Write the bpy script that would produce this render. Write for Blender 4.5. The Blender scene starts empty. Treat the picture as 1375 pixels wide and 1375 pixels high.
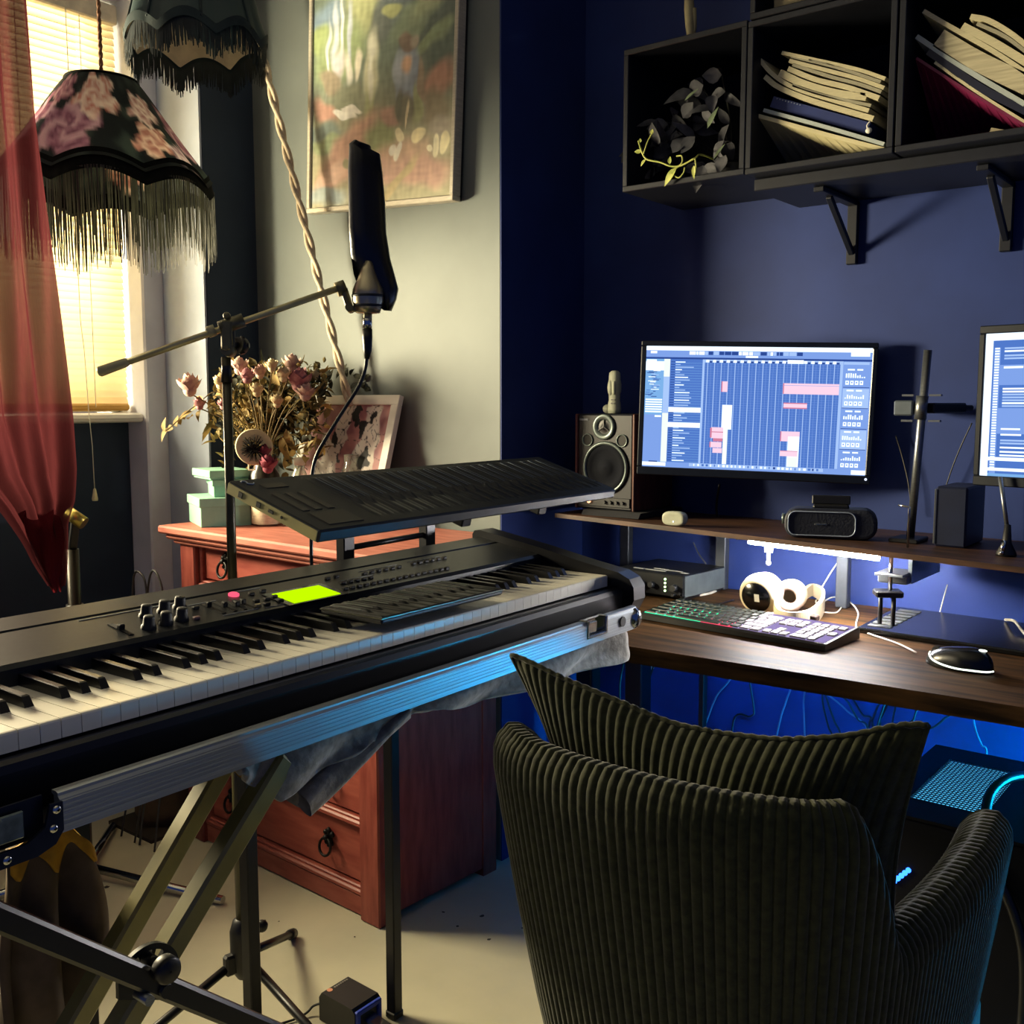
import bpy, math, random
from mathutils import Vector as V, Matrix, noise
sc = bpy.context.scene
COL = sc.collection
RND = random.Random(11)
PI = math.pi
sin, cos = math.sin, math.cos

# ---------------------------------------------------------------- camera (metres; x right along the desk wall, y into it)
F = 1375.0
PITCH, YAW = math.atan(147 / F), math.radians(38.33)
EYE = V((0, 0, 1.225))
FW = V((-sin(YAW) * cos(PITCH), cos(YAW) * cos(PITCH), -sin(PITCH)))
RT = V((cos(YAW), sin(YAW), 0))
UP = RT.cross(FW)

def ray(x, y):
    return FW + RT * ((x - 687.5) / F) - UP * ((y - 687.5) / F)

def P(x, y, ax, v):
    """survey point: where the sight line through a photo point meets a known plane of the room"""
    d = ray(x, y); i = 'XYZ'.index(ax)
    return EYE + d * ((v - EYE[i]) / d[i])

def D(x, y, t):
    """survey point at a known distance along the view axis"""
    return EYE + ray(x, y) * t

def srgb(c):
    c /= 255.0
    return c / 12.92 if c <= 0.04045 else ((c + 0.055) / 1.055) ** 2.4

def lin(h):
    if isinstance(h, (tuple, list)):
        return tuple(srgb(c) for c in h[:3])
    return tuple(srgb(int(h[i:i + 2], 16)) for i in (0, 2, 4))

def lerp(a, b, t): return a + (b - a) * t
def mixc(a, b, t): return tuple(lerp(x, y, t) for x, y in zip(a, b))
def clamp(x, a=0.0, b=1.0): return max(a, min(b, x))
def sstep(a, b, x):
    t = clamp((x - a) / (b - a)); return t * t * (3 - 2 * t)
def interp(tab, x):
    if x <= tab[0][0]: return tab[0][1]
    for (x0, y0), (x1, y1) in zip(tab, tab[1:]):
        if x <= x1: return lerp(y0, y1, (x - x0) / (x1 - x0))
    return tab[-1][1]

# ---------------------------------------------------------------- materials
MATS = {}
def _new(name):
    m = bpy.data.materials.new(name); m.use_nodes = True
    nt = m.node_tree; nt.nodes.clear()
    out = nt.nodes.new('ShaderNodeOutputMaterial')
    return m, nt, out

def mat(name, c, rough=.5, metal=0., var=.15, scale=25., stretch=(1, 1, 1), bump=0., spec=.5, c2=None, detail=4., lo=.35, hi=.65, coat=0., sheen=0., trans=0.):
    if name in MATS: return MATS[name]
    m, nt, out = _new(name)
    N, L = nt.nodes.new, nt.links.new
    b = N('ShaderNodeBsdfPrincipled')
    tc, mp, nz, cr = N('ShaderNodeTexCoord'), N('ShaderNodeMapping'), N('ShaderNodeTexNoise'), N('ShaderNodeValToRGB')
    mp.inputs['Scale'].default_value = stretch
    nz.inputs['Scale'].default_value = scale; nz.inputs['Detail'].default_value = detail
    L(tc.outputs['Object'], mp.inputs['Vector']); L(mp.outputs['Vector'], nz.inputs['Vector']); L(nz.outputs['Fac'], cr.inputs['Fac'])
    l = lin(c)
    a, z = (tuple(x * (1 - var) for x in l), tuple(min(1, x * (1 + var)) for x in l)) if c2 is None else (l, lin(c2))
    cr.color_ramp.elements[0].position = lo; cr.color_ramp.elements[1].position = hi
    cr.color_ramp.elements[0].color = (*a, 1); cr.color_ramp.elements[1].color = (*z, 1)
    L(cr.outputs['Color'], b.inputs['Base Color'])
    b.inputs['Roughness'].default_value = rough; b.inputs['Metallic'].default_value = metal
    b.inputs['Specular IOR Level'].default_value = spec; b.inputs['Coat Weight'].default_value = coat
    b.inputs['Sheen Weight'].default_value = sheen
    if bump:
        bp = N('ShaderNodeBump'); bp.inputs['Strength'].default_value = bump; bp.inputs['Distance'].default_value = .004
        L(nz.outputs['Fac'], bp.inputs['Height']); L(bp.outputs['Normal'], b.inputs['Normal'])
    if trans:
        t = N('ShaderNodeBsdfTranslucent'); mx = N('ShaderNodeMixShader'); mx.inputs[0].default_value = trans
        L(cr.outputs['Color'], t.inputs['Color']); L(b.outputs[0], mx.inputs[1]); L(t.outputs[0], mx.inputs[2]); L(mx.outputs[0], out.inputs[0])
    else:
        L(b.outputs[0], out.inputs[0])
    MATS[name] = m
    return m

def vmat(name, rough=.6, spec=.3, bump=0., trans=0.):
    """a printed or painted surface: its picture sits in the mesh's colour attribute"""
    if name in MATS: return MATS[name]
    m, nt, out = _new(name); N, L = nt.nodes.new, nt.links.new
    b, a = N('ShaderNodeBsdfPrincipled'), N('ShaderNodeAttribute')
    a.attribute_name = 'Col'
    L(a.outputs['Color'], b.inputs['Base Color'])
    b.inputs['Roughness'].default_value = rough; b.inputs['Specular IOR Level'].default_value = spec
    if bump:
        nz, bp = N('ShaderNodeTexNoise'), N('ShaderNodeBump')
        nz.inputs['Scale'].default_value = 220; bp.inputs['Strength'].default_value = bump; bp.inputs['Distance'].default_value = .002
        L(nz.outputs['Fac'], bp.inputs['Height']); L(bp.outputs['Normal'], b.inputs['Normal'])
    if trans:
        t = N('ShaderNodeBsdfTranslucent'); mx = N('ShaderNodeMixShader'); mx.inputs[0].default_value = trans
        L(a.outputs['Color'], t.inputs['Color']); L(b.outputs[0], mx.inputs[1]); L(t.outputs[0], mx.inputs[2]); L(mx.outputs[0], out.inputs[0])
    else:
        L(b.outputs[0], out.inputs[0])
    MATS[name] = m
    return m

def emat(name, c, s=1.):
    if name in MATS: return MATS[name]
    m, nt, out = _new(name)
    e = nt.nodes.new('ShaderNodeEmission'); e.inputs[0].default_value = (*lin(c), 1); e.inputs[1].default_value = s
    nt.links.new(e.outputs[0], out.inputs[0]); MATS[name] = m
    return m

def sheer(name, c, clear=.2, trans=.6, c2=None, scale=40):
    """cloth that lets light through"""
    if name in MATS: return MATS[name]
    m, nt, out = _new(name); N, L = nt.nodes.new, nt.links.new
    nz, cr = N('ShaderNodeTexNoise'), N('ShaderNodeValToRGB')
    nz.inputs['Scale'].default_value = scale
    cr.color_ramp.elements[0].color = (*lin(c), 1); cr.color_ramp.elements[1].color = (*lin(c2 or c), 1)
    d, t, p = N('ShaderNodeBsdfDiffuse'), N('ShaderNodeBsdfTranslucent'), N('ShaderNodeBsdfTransparent')
    m1, m2 = N('ShaderNodeMixShader'), N('ShaderNodeMixShader')
    L(nz.outputs['Fac'], cr.inputs['Fac'])
    for n in (d, t): L(cr.outputs['Color'], n.inputs['Color'])
    m1.inputs[0].default_value = trans; m2.inputs[0].default_value = clear
    L(d.outputs[0], m1.inputs[1]); L(t.outputs[0], m1.inputs[2]); L(m1.outputs[0], m2.inputs[1]); L(p.outputs[0], m2.inputs[2]); L(m2.outputs[0], out.inputs[0])
    MATS[name] = m
    return m

def glass(name, c='ffffff', refl=.12, haze=0.):
    if name in MATS: return MATS[name]
    m, nt, out = _new(name); N, L = nt.nodes.new, nt.links.new
    p, g, mx, fr = N('ShaderNodeBsdfTransparent'), N('ShaderNodeBsdfGlossy'), N('ShaderNodeMixShader'), N('ShaderNodeLayerWeight')
    p.inputs[0].default_value = (*lin(c), 1); g.inputs['Roughness'].default_value = .03
    fr.inputs['Blend'].default_value = refl
    L(fr.outputs['Facing'], mx.inputs[0]); L(p.outputs[0], mx.inputs[1]); L(g.outputs[0], mx.inputs[2])
    d, m2 = N('ShaderNodeBsdfDiffuse'), N('ShaderNodeMixShader'); d.inputs[0].default_value = (*lin('e6e2d2'), 1); m2.inputs[0].default_value = haze
    L(mx.outputs[0], m2.inputs[1]); L(d.outputs[0], m2.inputs[2]); L(m2.outputs[0], out.inputs[0])
    MATS[name] = m
    return m

# ---------------------------------------------------------------- mesh builder
def frame(z, up=V((0, 0, 1))):
    z = V(z).normalized()
    x = up.cross(z)
    if x.length < 1e-4: x = V((1, 0, 0)).cross(z)
    x.normalize()
    return x, z.cross(x), z

class MB:
    def __init__(s): s.v, s.f, s.m, s.s, s.c = [], [], [], [], {}
    def add(s, vs, fs, m=0, sm=False, cols=None):
        o = len(s.v); s.v += [V(p) for p in vs]
        s.f += [tuple(i + o for i in f) for f in fs]; s.m += [m] * len(fs); s.s += [sm] * len(fs)
        if cols:
            for i, c in enumerate(cols): s.c[o + i] = c
        return s
    def hexa(s, p, m=0):
        return s.add(p, [(3, 2, 1, 0), (4, 5, 6, 7), (0, 1, 5, 4), (1, 2, 6, 5), (2, 3, 7, 6), (3, 0, 4, 7)], m)
    def box(s, c, d, m=0, bev=0., fr=None):
        c = V(c); h = V(d) / 2
        ax = fr or (V((1, 0, 0)), V((0, 1, 0)), V((0, 0, 1)))
        T = lambda x, y, z: c + ax[0] * x + ax[1] * y + ax[2] * z
        b = min(bev, min(h) * .9)
        if b <= 0:
            q = [(-1, -1, -1), (1, -1, -1), (1, 1, -1), (-1, 1, -1), (-1, -1, 1), (1, -1, 1), (1, 1, 1), (-1, 1, 1)]
            return s.hexa([T(x * h.x, y * h.y, z * h.z) for x, y, z in q], m)
        vs, ix = [], {}
        for sx in (-1, 1):
            for sy in (-1, 1):
                for sz in (-1, 1):
                    for k in range(3):
                        q = [sx * (h.x - b), sy * (h.y - b), sz * (h.z - b)]
                        q[k] += (sx, sy, sz)[k] * b
                        ix[sx, sy, sz, k] = len(vs); vs.append(T(*q))
        fs = []
        for k in range(3):
            a, d2 = [i for i in range(3) if i != k]
            for sg in (-1, 1):
                f = []
                for u, w in ((-1, -1), (1, -1), (1, 1), (-1, 1)):
                    q = [0, 0, 0]; q[k] = sg; q[a] = u; q[d2] = w; f.append(ix[(*q, k)])
                fs.append(tuple(f))
            for u in (-1, 1):
                for w in (-1, 1):
                    q0, q1 = [0, 0, 0], [0, 0, 0]
                    q0[k], q1[k] = -1, 1; q0[a] = q1[a] = u; q0[d2] = q1[d2] = w
                    fs.append((ix[(*q0, a)], ix[(*q1, a)], ix[(*q1, d2)], ix[(*q0, d2)]))
        for sx in (-1, 1):
            for sy in (-1, 1):
                for sz in (-1, 1): fs.append(tuple(ix[sx, sy, sz, k] for k in range(3)))
        return s.add(vs, fs, m)
    def bb(s, x0, x1, y0, y1, z0, z1, m=0, bev=0.):
        return s.box(((x0 + x1) / 2, (y0 + y1) / 2, (z0 + z1) / 2), (abs(x1 - x0), abs(y1 - y0), abs(z1 - z0)), m, bev)
    def bar(s, p, q, w, h, m=0, bev=0., up=V((0, 0, 1))):
        p, q = V(p), V(q); x, y, z = frame(q - p, up)
        return s.box((p + q) / 2, (w, h, (q - p).length), m, bev, (x, y, z))
    def tube(s, pts, r, n=8, m=0, cap=True, sm=True, closed=False):
        pts = [V(p) for p in pts]; k = len(pts); rs = r if isinstance(r, (list, tuple)) else [r] * k
        x = None; vs = []
        for i, p in enumerate(pts):
            if closed: t = pts[(i + 1) % k] - pts[i - 1]
            else: t = pts[min(i + 1, k - 1)] - pts[max(i - 1, 0)]
            t.normalize()
            if x is None: x = frame(t)[0]
            x = (x - t * x.dot(t)); x.normalize(); y = t.cross(x)
            for j in range(n):
                a = 2 * PI * j / n; vs.append(p + (x * cos(a) + y * sin(a)) * rs[i])
        fs = [(i % k * n + j, i % k * n + (j + 1) % n, (i + 1) % k * n + (j + 1) % n, (i + 1) % k * n + j) for i in range(k if closed else k - 1) for j in range(n)]
        s.add(vs, fs, m, sm)
        if cap and not closed:
            o = len(s.v) - len(vs)
            s.f += [tuple(o + j for j in range(n))[::-1], tuple(o + (k - 1) * n + j for j in range(n))]; s.m += [m, m]; s.s += [False, False]
        return s
    def cyl(s, p, q, r, r2=None, n=20, m=0, cap=True):
        return s.tube([p, q], [r, r if r2 is None else r2], n, m, cap)
    def lathe(s, prof, c, n=24, m=0, axis=V((0, 0, 1)), sm=True, mod=None, closed=True):
        """prof: (radius, height) along axis from c"""
        x, y, z = frame(axis, V((0, 1, 0)) if abs(V(axis).normalized().z) > .9 else V((0, 0, 1))); c = V(c); vs = []
        for i, (r, h) in enumerate(prof):
            for j in range(n):
                a = 2 * PI * j / n; rr, hh = (r, h) if mod is None else mod(a, i, r, h)
                vs.append(c + (x * cos(a) + y * sin(a)) * rr + z * hh)
        k = len(prof)
        fs = [(i * n + j, i * n + (j + 1) % n, (i + 1) * n + (j + 1) % n, (i + 1) * n + j) for i in range(k - 1) for j in range(n)]
        return s.add(vs, fs, m, sm)
    def ball(s, c, r, n=12, m=0, k=8):
        r = V((r, r, r)) if not hasattr(r, '__len__') else V(r)
        c = V(c); vs = [c + V((0, 0, -r.z))]
        for i in range(1, k):
            a = -PI / 2 + PI * i / k
            for j in range(n):
                b = 2 * PI * j / n; vs.append(c + V((r.x * cos(a) * cos(b), r.y * cos(a) * sin(b), r.z * sin(a))))
        vs.append(c + V((0, 0, r.z))); fs = []
        for j in range(n):
            fs.append((0, 1 + (j + 1) % n, 1 + j)); e = 1 + (k - 2) * n
            fs.append((e + j, e + (j + 1) % n, len(vs) - 1))
        for i in range(k - 2):
            for j in range(n): fs.append((1 + i * n + j, 1 + i * n + (j + 1) % n, 1 + (i + 1) * n + (j + 1) % n, 1 + (i + 1) * n + j))
        return s.add(vs, fs, m, True)
    def grid(s, f, nu, nv, m=0, sm=True, col=None, wrap=False):
        vs = [f(i / nu, j / nv) for j in range(nv + 1) for i in range(nu + 1)]
        cs = [col(i / nu, j / nv) for j in range(nv + 1) for i in range(nu + 1)] if col else None
        w = nu + 1
        return s.add(vs, [(j * w + i, j * w + i + 1, (j + 1) * w + i + 1, (j + 1) * w + i) for j in range(nv) for i in range(nu)], m, sm, cs)
    def prism(s, poly, o, ux, uy, uz, m=0):
        """polygon in the plane (ux, uy) at o, extruded by uz"""
        o, ux, uy, uz = V(o), V(ux), V(uy), V(uz); n = len(poly)
        a = [o + ux * x + uy * y for x, y in poly]
        return s.add(a + [p + uz for p in a], [tuple(range(n))[::-1], tuple(range(n, 2 * n))] + [(i, (i + 1) % n, n + (i + 1) % n, n + i) for i in range(n)], m)
    def disc(s, c, axis, r, n=24, m=0, r2=None):
        x, y, z = frame(axis); c = V(c); r2 = r2 or r
        return s.add([c + x * r * cos(2 * PI * j / n) + y * r2 * sin(2 * PI * j / n) for j in range(n)], [tuple(range(n))], m)
    def leaf(s, p, d, nrm, L, w, bend=.3, m=0, k=5):
        p, d = V(p), V(d).normalized(); sd = d.cross(V(nrm)); sd = sd.normalized() if sd.length > 1e-5 else V((1, 0, 0)); nn = sd.cross(d)
        vs = []
        for i in range(k + 1):
            t = i / k; c = p + d * (L * t) - nn * (bend * L * t * t); ww = w * sin(PI * min(.999, t ** .8)) / 2 + 1e-4
            vs += [c - sd * ww + nn * ww * .4, c, c + sd * ww + nn * ww * .4]
        fs = []
        for i in range(k):
            a = i * 3; fs += [(a, a + 1, a + 4, a + 3), (a + 1, a + 2, a + 5, a + 4)]
        return s.add(vs, fs, m, True)
    def build(s, name, mats, parent=None, org=None, fix=False):
        me = bpy.data.meshes.new(name)
        o = org if org is not None else (ORG.get(parent.name, V((0, 0, 0))) if parent else V((0, 0, 0)))
        me.from_pydata([tuple(p - o) for p in s.v], [], s.f)
        for mm in (mats if isinstance(mats, (list, tuple)) else [mats]): me.materials.append(mm)
        me.polygons.foreach_set('material_index', s.m); me.polygons.foreach_set('use_smooth', s.s)
        if s.c:
            at = me.color_attributes.new('Col', 'FLOAT_COLOR', 'POINT')
            buf = []
            for i in range(len(s.v)): buf += [*s.c.get(i, (0, 0, 0)), 1.0]
            at.data.foreach_set('color', buf)
        me.update()
        if fix:
            import bmesh
            bm = bmesh.new(); bm.from_mesh(me); bmesh.ops.recalc_face_normals(bm, faces=bm.faces); bm.to_mesh(me); bm.free()
        ob = bpy.data.objects.new(name, me); COL.objects.link(ob)
        if parent:
            ob.parent = parent; ORG[ob.name] = o
        return ob

ORG = {}
def tag(o, label=None, cat=None, group=None, kind=None):
    if label: o['label'] = label
    if cat: o['category'] = cat
    if group: o['group'] = group
    if kind: o['kind'] = kind
    return o
def thing(name, label, cat, loc=(0, 0, 0), rz=0., group=None, local=False):
    o = bpy.data.objects.new(name, None); COL.objects.link(o); o.empty_display_size = .05
    o.location = loc; o.rotation_euler = (0, 0, rz); tag(o, label, cat, group)
    ORG[o.name] = V((0, 0, 0)) if local else V(loc)
    return o
def solo(name, mb, mats, label, cat, group=None, kind=None, fix=False):
    n = len(mb.v); c = sum(mb.v, V((0, 0, 0))) / n; c.z = min(p.z for p in mb.v)
    o = mb.build(name, mats, None, c, fix); o.location = c
    return tag(o, label, cat, group, kind)
def struct(name, mb, mats, fix=False):
    o = mb.build(name, mats, None, None, fix); o['kind'] = 'structure'; return o
def part(name, mb, mats, parent, label=None, fix=False):
    o = mb.build(name, mats, parent, None, fix)
    if label: o['label'] = label
    return o
def curve(pts, n=6):
    """smooth path through points"""
    pts = [V(p) for p in pts]; q = [pts[0] * 2 - pts[1]] + pts + [pts[-1] * 2 - pts[-2]]; out = []
    for i in range(1, len(q) - 2):
        for k in range(n):
            t = k / n
            out.append(.5 * ((2 * q[i]) + (q[i + 1] - q[i - 1]) * t + (2 * q[i - 1] - 5 * q[i] + 4 * q[i + 1] - q[i + 2]) * t * t + (3 * q[i] - q[i - 1] - 3 * q[i + 1] + q[i + 2]) * t ** 3))
    return out + [pts[-1]]
# ================================================================ common materials
navy = mat('navy_wall_paint', '22346e', .62, var=.1, scale=6, bump=.05, spec=.3)
slate = mat('slate_wall_paint', '676e6c', .6, var=.06, scale=5, bump=.06, spec=.3)
slate_dark = mat('dark_teal_wall_paint', '222f42', .6, var=.1, scale=5, bump=.06, spec=.3)
plaster = mat('white_plaster', 'd8dbe4', .7, var=.05, scale=12, bump=.12, spec=.25)
black_metal = mat('black_powder_coated_steel', '0c0d11', .38, var=.2, scale=60, spec=.5)
black_plastic = mat('black_plastic', '0b0c10', .45, var=.2, scale=80)
dark_plastic = mat('dark_grey_plastic', '15181d', .5, var=.2, scale=70)
chrome = mat('chrome', 'c8c8c4', .15, 1., var=.05)
steel = mat('brushed_steel', '8b8f92', .35, .9, var=.15, scale=90, stretch=(1, 1, 12))
white_paint = mat('white_gloss_paint', 'd9d6cc', .4, var=.04, scale=10)
iron = mat('black_wrought_iron', '0a0908', .5, .5, var=.3, scale=90, bump=.3)

# ================================================================ the room
b = MB(); b.bb(-3.3, 1.5, -1.8, 2.7, -.08, 0)
fl = mat('painted_concrete_floor', 'b0ac94', .55, c2='c9c2a6', scale=3.2, detail=8, bump=.12, lo=.3, hi=.7, spec=.35)
struct('floor', b, fl)
b = MB()
rn = random.Random(5)
for i in range(60):
    x, y = rn.uniform(-2.4, -.5), rn.uniform(.9, 1.9)
    r = rn.choice((.002, .003, .004, .007)) * rn.uniform(.6, 1.4)
    pts = [(x + r * rn.uniform(.6, 1.3) * cos(a), y + r * rn.uniform(.6, 1.3) * sin(a), .0012) for a in [k * PI / 4 for k in range(8)]]
    b.add(pts, [tuple(range(8))])
o = b.build('floor_specks', mat('dirt_specks', '33302a', .9, var=.3), None); tag(o, 'dark dirt specks scattered over the pale painted floor', 'dirt', kind='stuff')
b = MB(); b.bb(-3.3, 1.5, -1.8, 2.7, 2.78, 2.86); struct('ceiling', b, mat('matt_grey_ceiling', '8a8c90', .9, var=.04))
b = MB(); b.bb(-1.66, 1.5, 2.42, 2.54, 0, 2.78); b.bb(-1.66, -1.656, 2.051, 2.42, 0, 2.78); struct('wall_back', b, navy)
b = MB(); b.bb(-2.63, -1.66, 2.05, 2.54, 0, 2.78); struct('wall_middle', b, slate)
b = MB(); b.bb(-2.845, -2.631, 1.866, 2.54, 0, 2.78); b.bb(-3.14, -2.95, -.648, 1.786, 0, 1.163); b.bb(-3.14, -2.631, -1.8, -.65, 0, 2.78)
struct('wall_left', b, slate_dark)
b = MB(); b.bb(-3.14, -2.847, 1.788, 2.54, 0, 2.78, bev=.006); b.bb(-3.14, -2.9, -.648, 1.786, 2.42, 2.78)
struct('trim_1', b, plaster)
b = MB(); b.bb(-2.845, -2.634, 1.858, 1.865, 0, 2.78); struct('trim_2', b, mat('pale_blue_grey_paint', 'a2acbc', .6, var=.06, scale=10, bump=.08))
# window: frame, two sashes of glass, rounded sill
w = thing('window_1', None, None, (-3.0, 1.1, 1.165)); w['kind'] = 'structure'
b = MB()
for y0, y1, z0, z1 in ((-.647, -.59, 1.2, 2.415), (1.72, 1.785, 1.2, 2.415), (1.29, 1.335, 1.2, 2.415), (.4, .43, 1.2, 2.415), (.15, .19, 1.2, 2.415)): b.bb(-3.05, -2.99, y0, y1, z0, z1, bev=.004)
for z0, z1 in ((1.196, 1.26), (2.36, 2.418), (1.8, 1.84)): b.bb(-3.052, -2.988, -.646, 1.784, z0, z1, bev=.004)
part('window_frame', b, white_paint, w)
b = MB(); b.bb(-3.023, -3.018, -.61, 1.75, 1.22, 2.4); part('pane', b, glass('window_glass'), w)
b = MB()
prof = [(-.09, 0), (.105, 0), (.118, .004), (.124, .014), (.118, .024), (.105, .029), (-.09, .029)]
b.prism(prof, (-2.985, -.646, 1.164), (1, 0, 0), (0, 0, 1), (0, 2.431, 0)); part('window_sill', b, white_paint, w)

# ================================================================ venetian blind
bl = thing('venetian_blind', 'cream venetian blind pulled down over the bright window', 'blind', (-2.93, 1.2, 1.2))
slatm = mat('cream_blind_slats', 'efdfb4', .5, var=.05, scale=8, trans=.5)
b = MB(); z = 1.232; i = 0
while z < 2.35:
    t = math.radians(66); h = .0125
    dx, dz = h * cos(t), h * sin(t)
    x = -2.93
    b.add([(x - dx, 1.335, z + dz), (x - dx, 1.774, z + dz), (x + .0025, 1.774, z), (x + .0025, 1.335, z), (x + dx, 1.774, z - dz), (x + dx, 1.335, z - dz)], [(0, 1, 2, 3), (3, 2, 4, 5)], 0, True)
    z += .0205
part('slats', b, slatm, bl)
b = MB(); b.bb(-2.96, -2.905, 1.33, 1.776, 2.345, 2.40, bev=.004); part('head_rail', b, mat('cream_rail', 'd8cfb8', .5), bl)
b = MB(); b.bb(-2.945, -2.915, 1.335, 1.775, 1.2, 1.222, bev=.006); part('bottom_rail', b, mat('wooden_blind_rail', 'c79a4a', .5, scale=20, stretch=(1, .1, 1)), bl)
b = MB()
for y in (1.36, 1.47, 1.66): b.tube([(-2.916, y, 2.35), (-2.915, y, 1.21)], .0012, 5)
part('ladder_cord', b, mat('white_cord', 'd8d2c0', .8), bl)
b = MB()
c0 = [P(104, 350, 'X', -2.9), P(108, 430, 'X', -2.895), P(113, 470, 'X', -2.89), P(119, 550, 'X', -2.845), P(124, 600, 'X', -2.845), P(127, 657, 'X', -2.845)]
c0 = [V((-2.905, c0[0].y, 2.35))] + c0
b.tube(c0, .0013, 6); part('pull_cord', b, mat('white_cord', 'd8d2c0', .8), bl)
e = c0[-1]; b = MB(); b.lathe([(.001, .004), (.004, 0), (.009, -.028), (.008, -.034), (.001, -.034)], e, 10); part('cord_toggle', b, mat('ivory_toggle', 'd9cf9f', .5), bl)

# ================================================================ sheer red curtain, tied at its foot
cu = thing('curtain', 'sheer dusty red curtain hanging at the left edge, gathered at its foot', 'curtain', (-2.1, .95, .75))
right = [(-160, 20), (0, 33), (150, 46), (300, 61), (450, 77), (560, 89), (630, 94), (670, 92), (700, 84), (730, 86), (760, 87), (790, 84)]
left = [(-160, -110), (560, -75), (640, -38), (680, 0), (705, 18), (730, 34), (760, 48), (790, 68)]
def fcur(u, v):
    y = lerp(-150, 788, max(0, (v - .12) / .88)); px = lerp(interp(left, y), interp(right, y), u)
    p = P(px, y, 'X', -2.1)
    if v < .12: p.z = lerp(2.735, p.z, v / .12)
    w = sin(u * 21 + .8 * sin(v * 5)) * .022 + sin(u * 47 + v * 6) * .007
    k = 1 - .6 * sstep(.88, 1, v)
    return p + V((w * k, 0, .004 * sin(u * 60) * sstep(.8, 1, v)))
b = MB(); b.grid(fcur, 90, 100); part('cloth', b, sheer('dusty_red_voile', '54262a', .03, .2, '441e22'), cu)
b = MB(); b.bb(-2.12, -2.08, .2, 1.3, 2.735, 2.779, bev=.004); solo('curtain_track', b, white_paint, 'white curtain track on the ceiling above the red curtain', 'curtain track')
b = MB()
def ftail(u, v):
    a = u * 2 * PI; c = P(lerp(52, 76, v), lerp(690, 790, v), 'X', -2.095)
    r = lerp(.03, .006, v ** 2) * (1 + .25 * sin(a * 5 + v * 7)); return c + V((r * cos(a) * .8, r * sin(a) * 1.2, .01 * sin(a * 3)))
b.grid(ftail, 40, 16); part('tail', b, sheer('dusty_red_voile_knot', '5c1a20', .03, .3, '481218'), cu)

# ================================================================ fringed pendant lampshades
def fringe(mb, c, rfun, zfun, L, n, m=0, jit=.25, w=.0022, rn=RND, sway=.004):
    for k in range(n):
        a = 2 * PI * (k + rn.random() * .7) / n; r = rfun(a); z = zfun(a); ln = L * (1 - jit * rn.random() ** 2)
        tx, ty = -sin(a), cos(a); dx, dy = rn.uniform(-sway, sway), rn.uniform(-sway, sway)
        p = V((c.x + r * cos(a), c.y + r * sin(a), z)); q = p + V((dx * .4, dy * .4, -ln * .55)); e = p + V((dx, dy, -ln)); t = V((tx, ty, 0)) * w * rn.uniform(.6, 1.3)
        mb.add([p - t, p + t, q + t, q - t, e + t * .6, e - t * .6], [(0, 1, 2, 3), (3, 2, 4, 5)], m)

def scal(a, n=8, ph=0.): return abs(sin((a + ph) * n / 2))          # cusps point down between arcs

# -- floral shade
c = D(139, 170, 2.54); CX, CY = c.x, c.y
zt = D(139, 112, 2.54).z; zb = D(139, 247, 2.54).z; RB, RTOP = .262, .085
lamp = thing('pendant_lampshade', 'floral rose print pendant lampshade with long black fringe by the window', 'lampshade', (CX, CY, zb))
FL = []
rf = random.Random(4)
base_a = math.atan2(-CY, -CX)
for a, v, r, cc in ((-.42, .62, .34, ('a8788a', '5f3048', 'cfaab0')), (-.1, .28, .3, ('d8c4b4', 'b8695a', 'efe2cf')), (.55, .72, .2, ('cfa58f', '8f4f4a', 'e6cdb4')), (.9, .85, .16, ('c9b3b0', '6d4a5a', 'e4d6cc')),
                    (.62, .38, .2, ('d0b7ab', '9c6a64', 'e9dccb')), (-1.1, .5, .3, ('b5788a', '6a3550', 'd9b0b8')), (1.3, .5, .28, ('a07078', '5a3046', 'c8a6a4')), (-.75, .2, .2, ('b27a84', '6a3a50', 'd6aaa8')), (-1.8, .6, .3, ('a07078', '5a3046', 'c8a6a4')), (2.1, .5, .3, ('b5788a', '6a3550', 'd9b0b8')), (2.9, .6, .32, ('cfa58f', '8f4f4a', 'e6cdb4'))):
    FL.append((a, v, r * .86, [lin(x) for x in cc]))
def floral(a, v):
    d = (a - base_a + PI) % (2 * PI) - PI
    n = noise.noise(V((cos(a) * 5, sin(a) * 5, v * 6)))
    colr = mixc(lin('0d1315'), lin('2b3631'), sstep(-.1, .5, n))
    for fa, fv, r, (c1, c2, c3) in FL:
        dx, dy = (d - fa) * .75, (v - fv) * .95
        q = math.hypot(dx, dy) / r; th = math.atan2(dy, dx)
        edge = 1 + .18 * sin(th * 5 + fa * 9) + .1 * sin(th * 9)
        if q < edge:
            t = .5 + .5 * sin(q * 17 + 2.2 * sin(th * 6 + q * 6) + fa * 3) * (.7 + .5 * noise.noise(V((dx * 40, dy * 40, fa))))
            cc = mixc(c2, c1, t); cc = mixc(cc, c3, sstep(.55, .95, .5 + .5 * sin(q * 9 + th * 3)) * .7)
            colr = mixc(cc, colr, sstep(edge - .15, edge, q))
    return colr
NA = 192
def shade_pt(u, v, off=0.):
    a = u * 2 * PI; cusp = 1 - scal(a, 8, .2)
    zz = lerp(zt, zb - .012 + .03 * (1 - cusp) - .0, v) if v > 0 else zt
    r = RTOP + (RB - RTOP) * (v ** .9) + .008 * sin(v * PI) * -1
    pan = 1 - .03 * v * (1 - abs(cos(a * 4 + .8)))
    return V((CX + (r + off) * pan * cos(a), CY + (r + off) * pan * sin(a), zz))
b = MB(); b.grid(shade_pt, NA, 26, col=lambda u, v: floral(u * 2 * PI, v)); part('shade', b, vmat('rose_print_fabric', .7, .2, .3, trans=.12), lamp)
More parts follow.
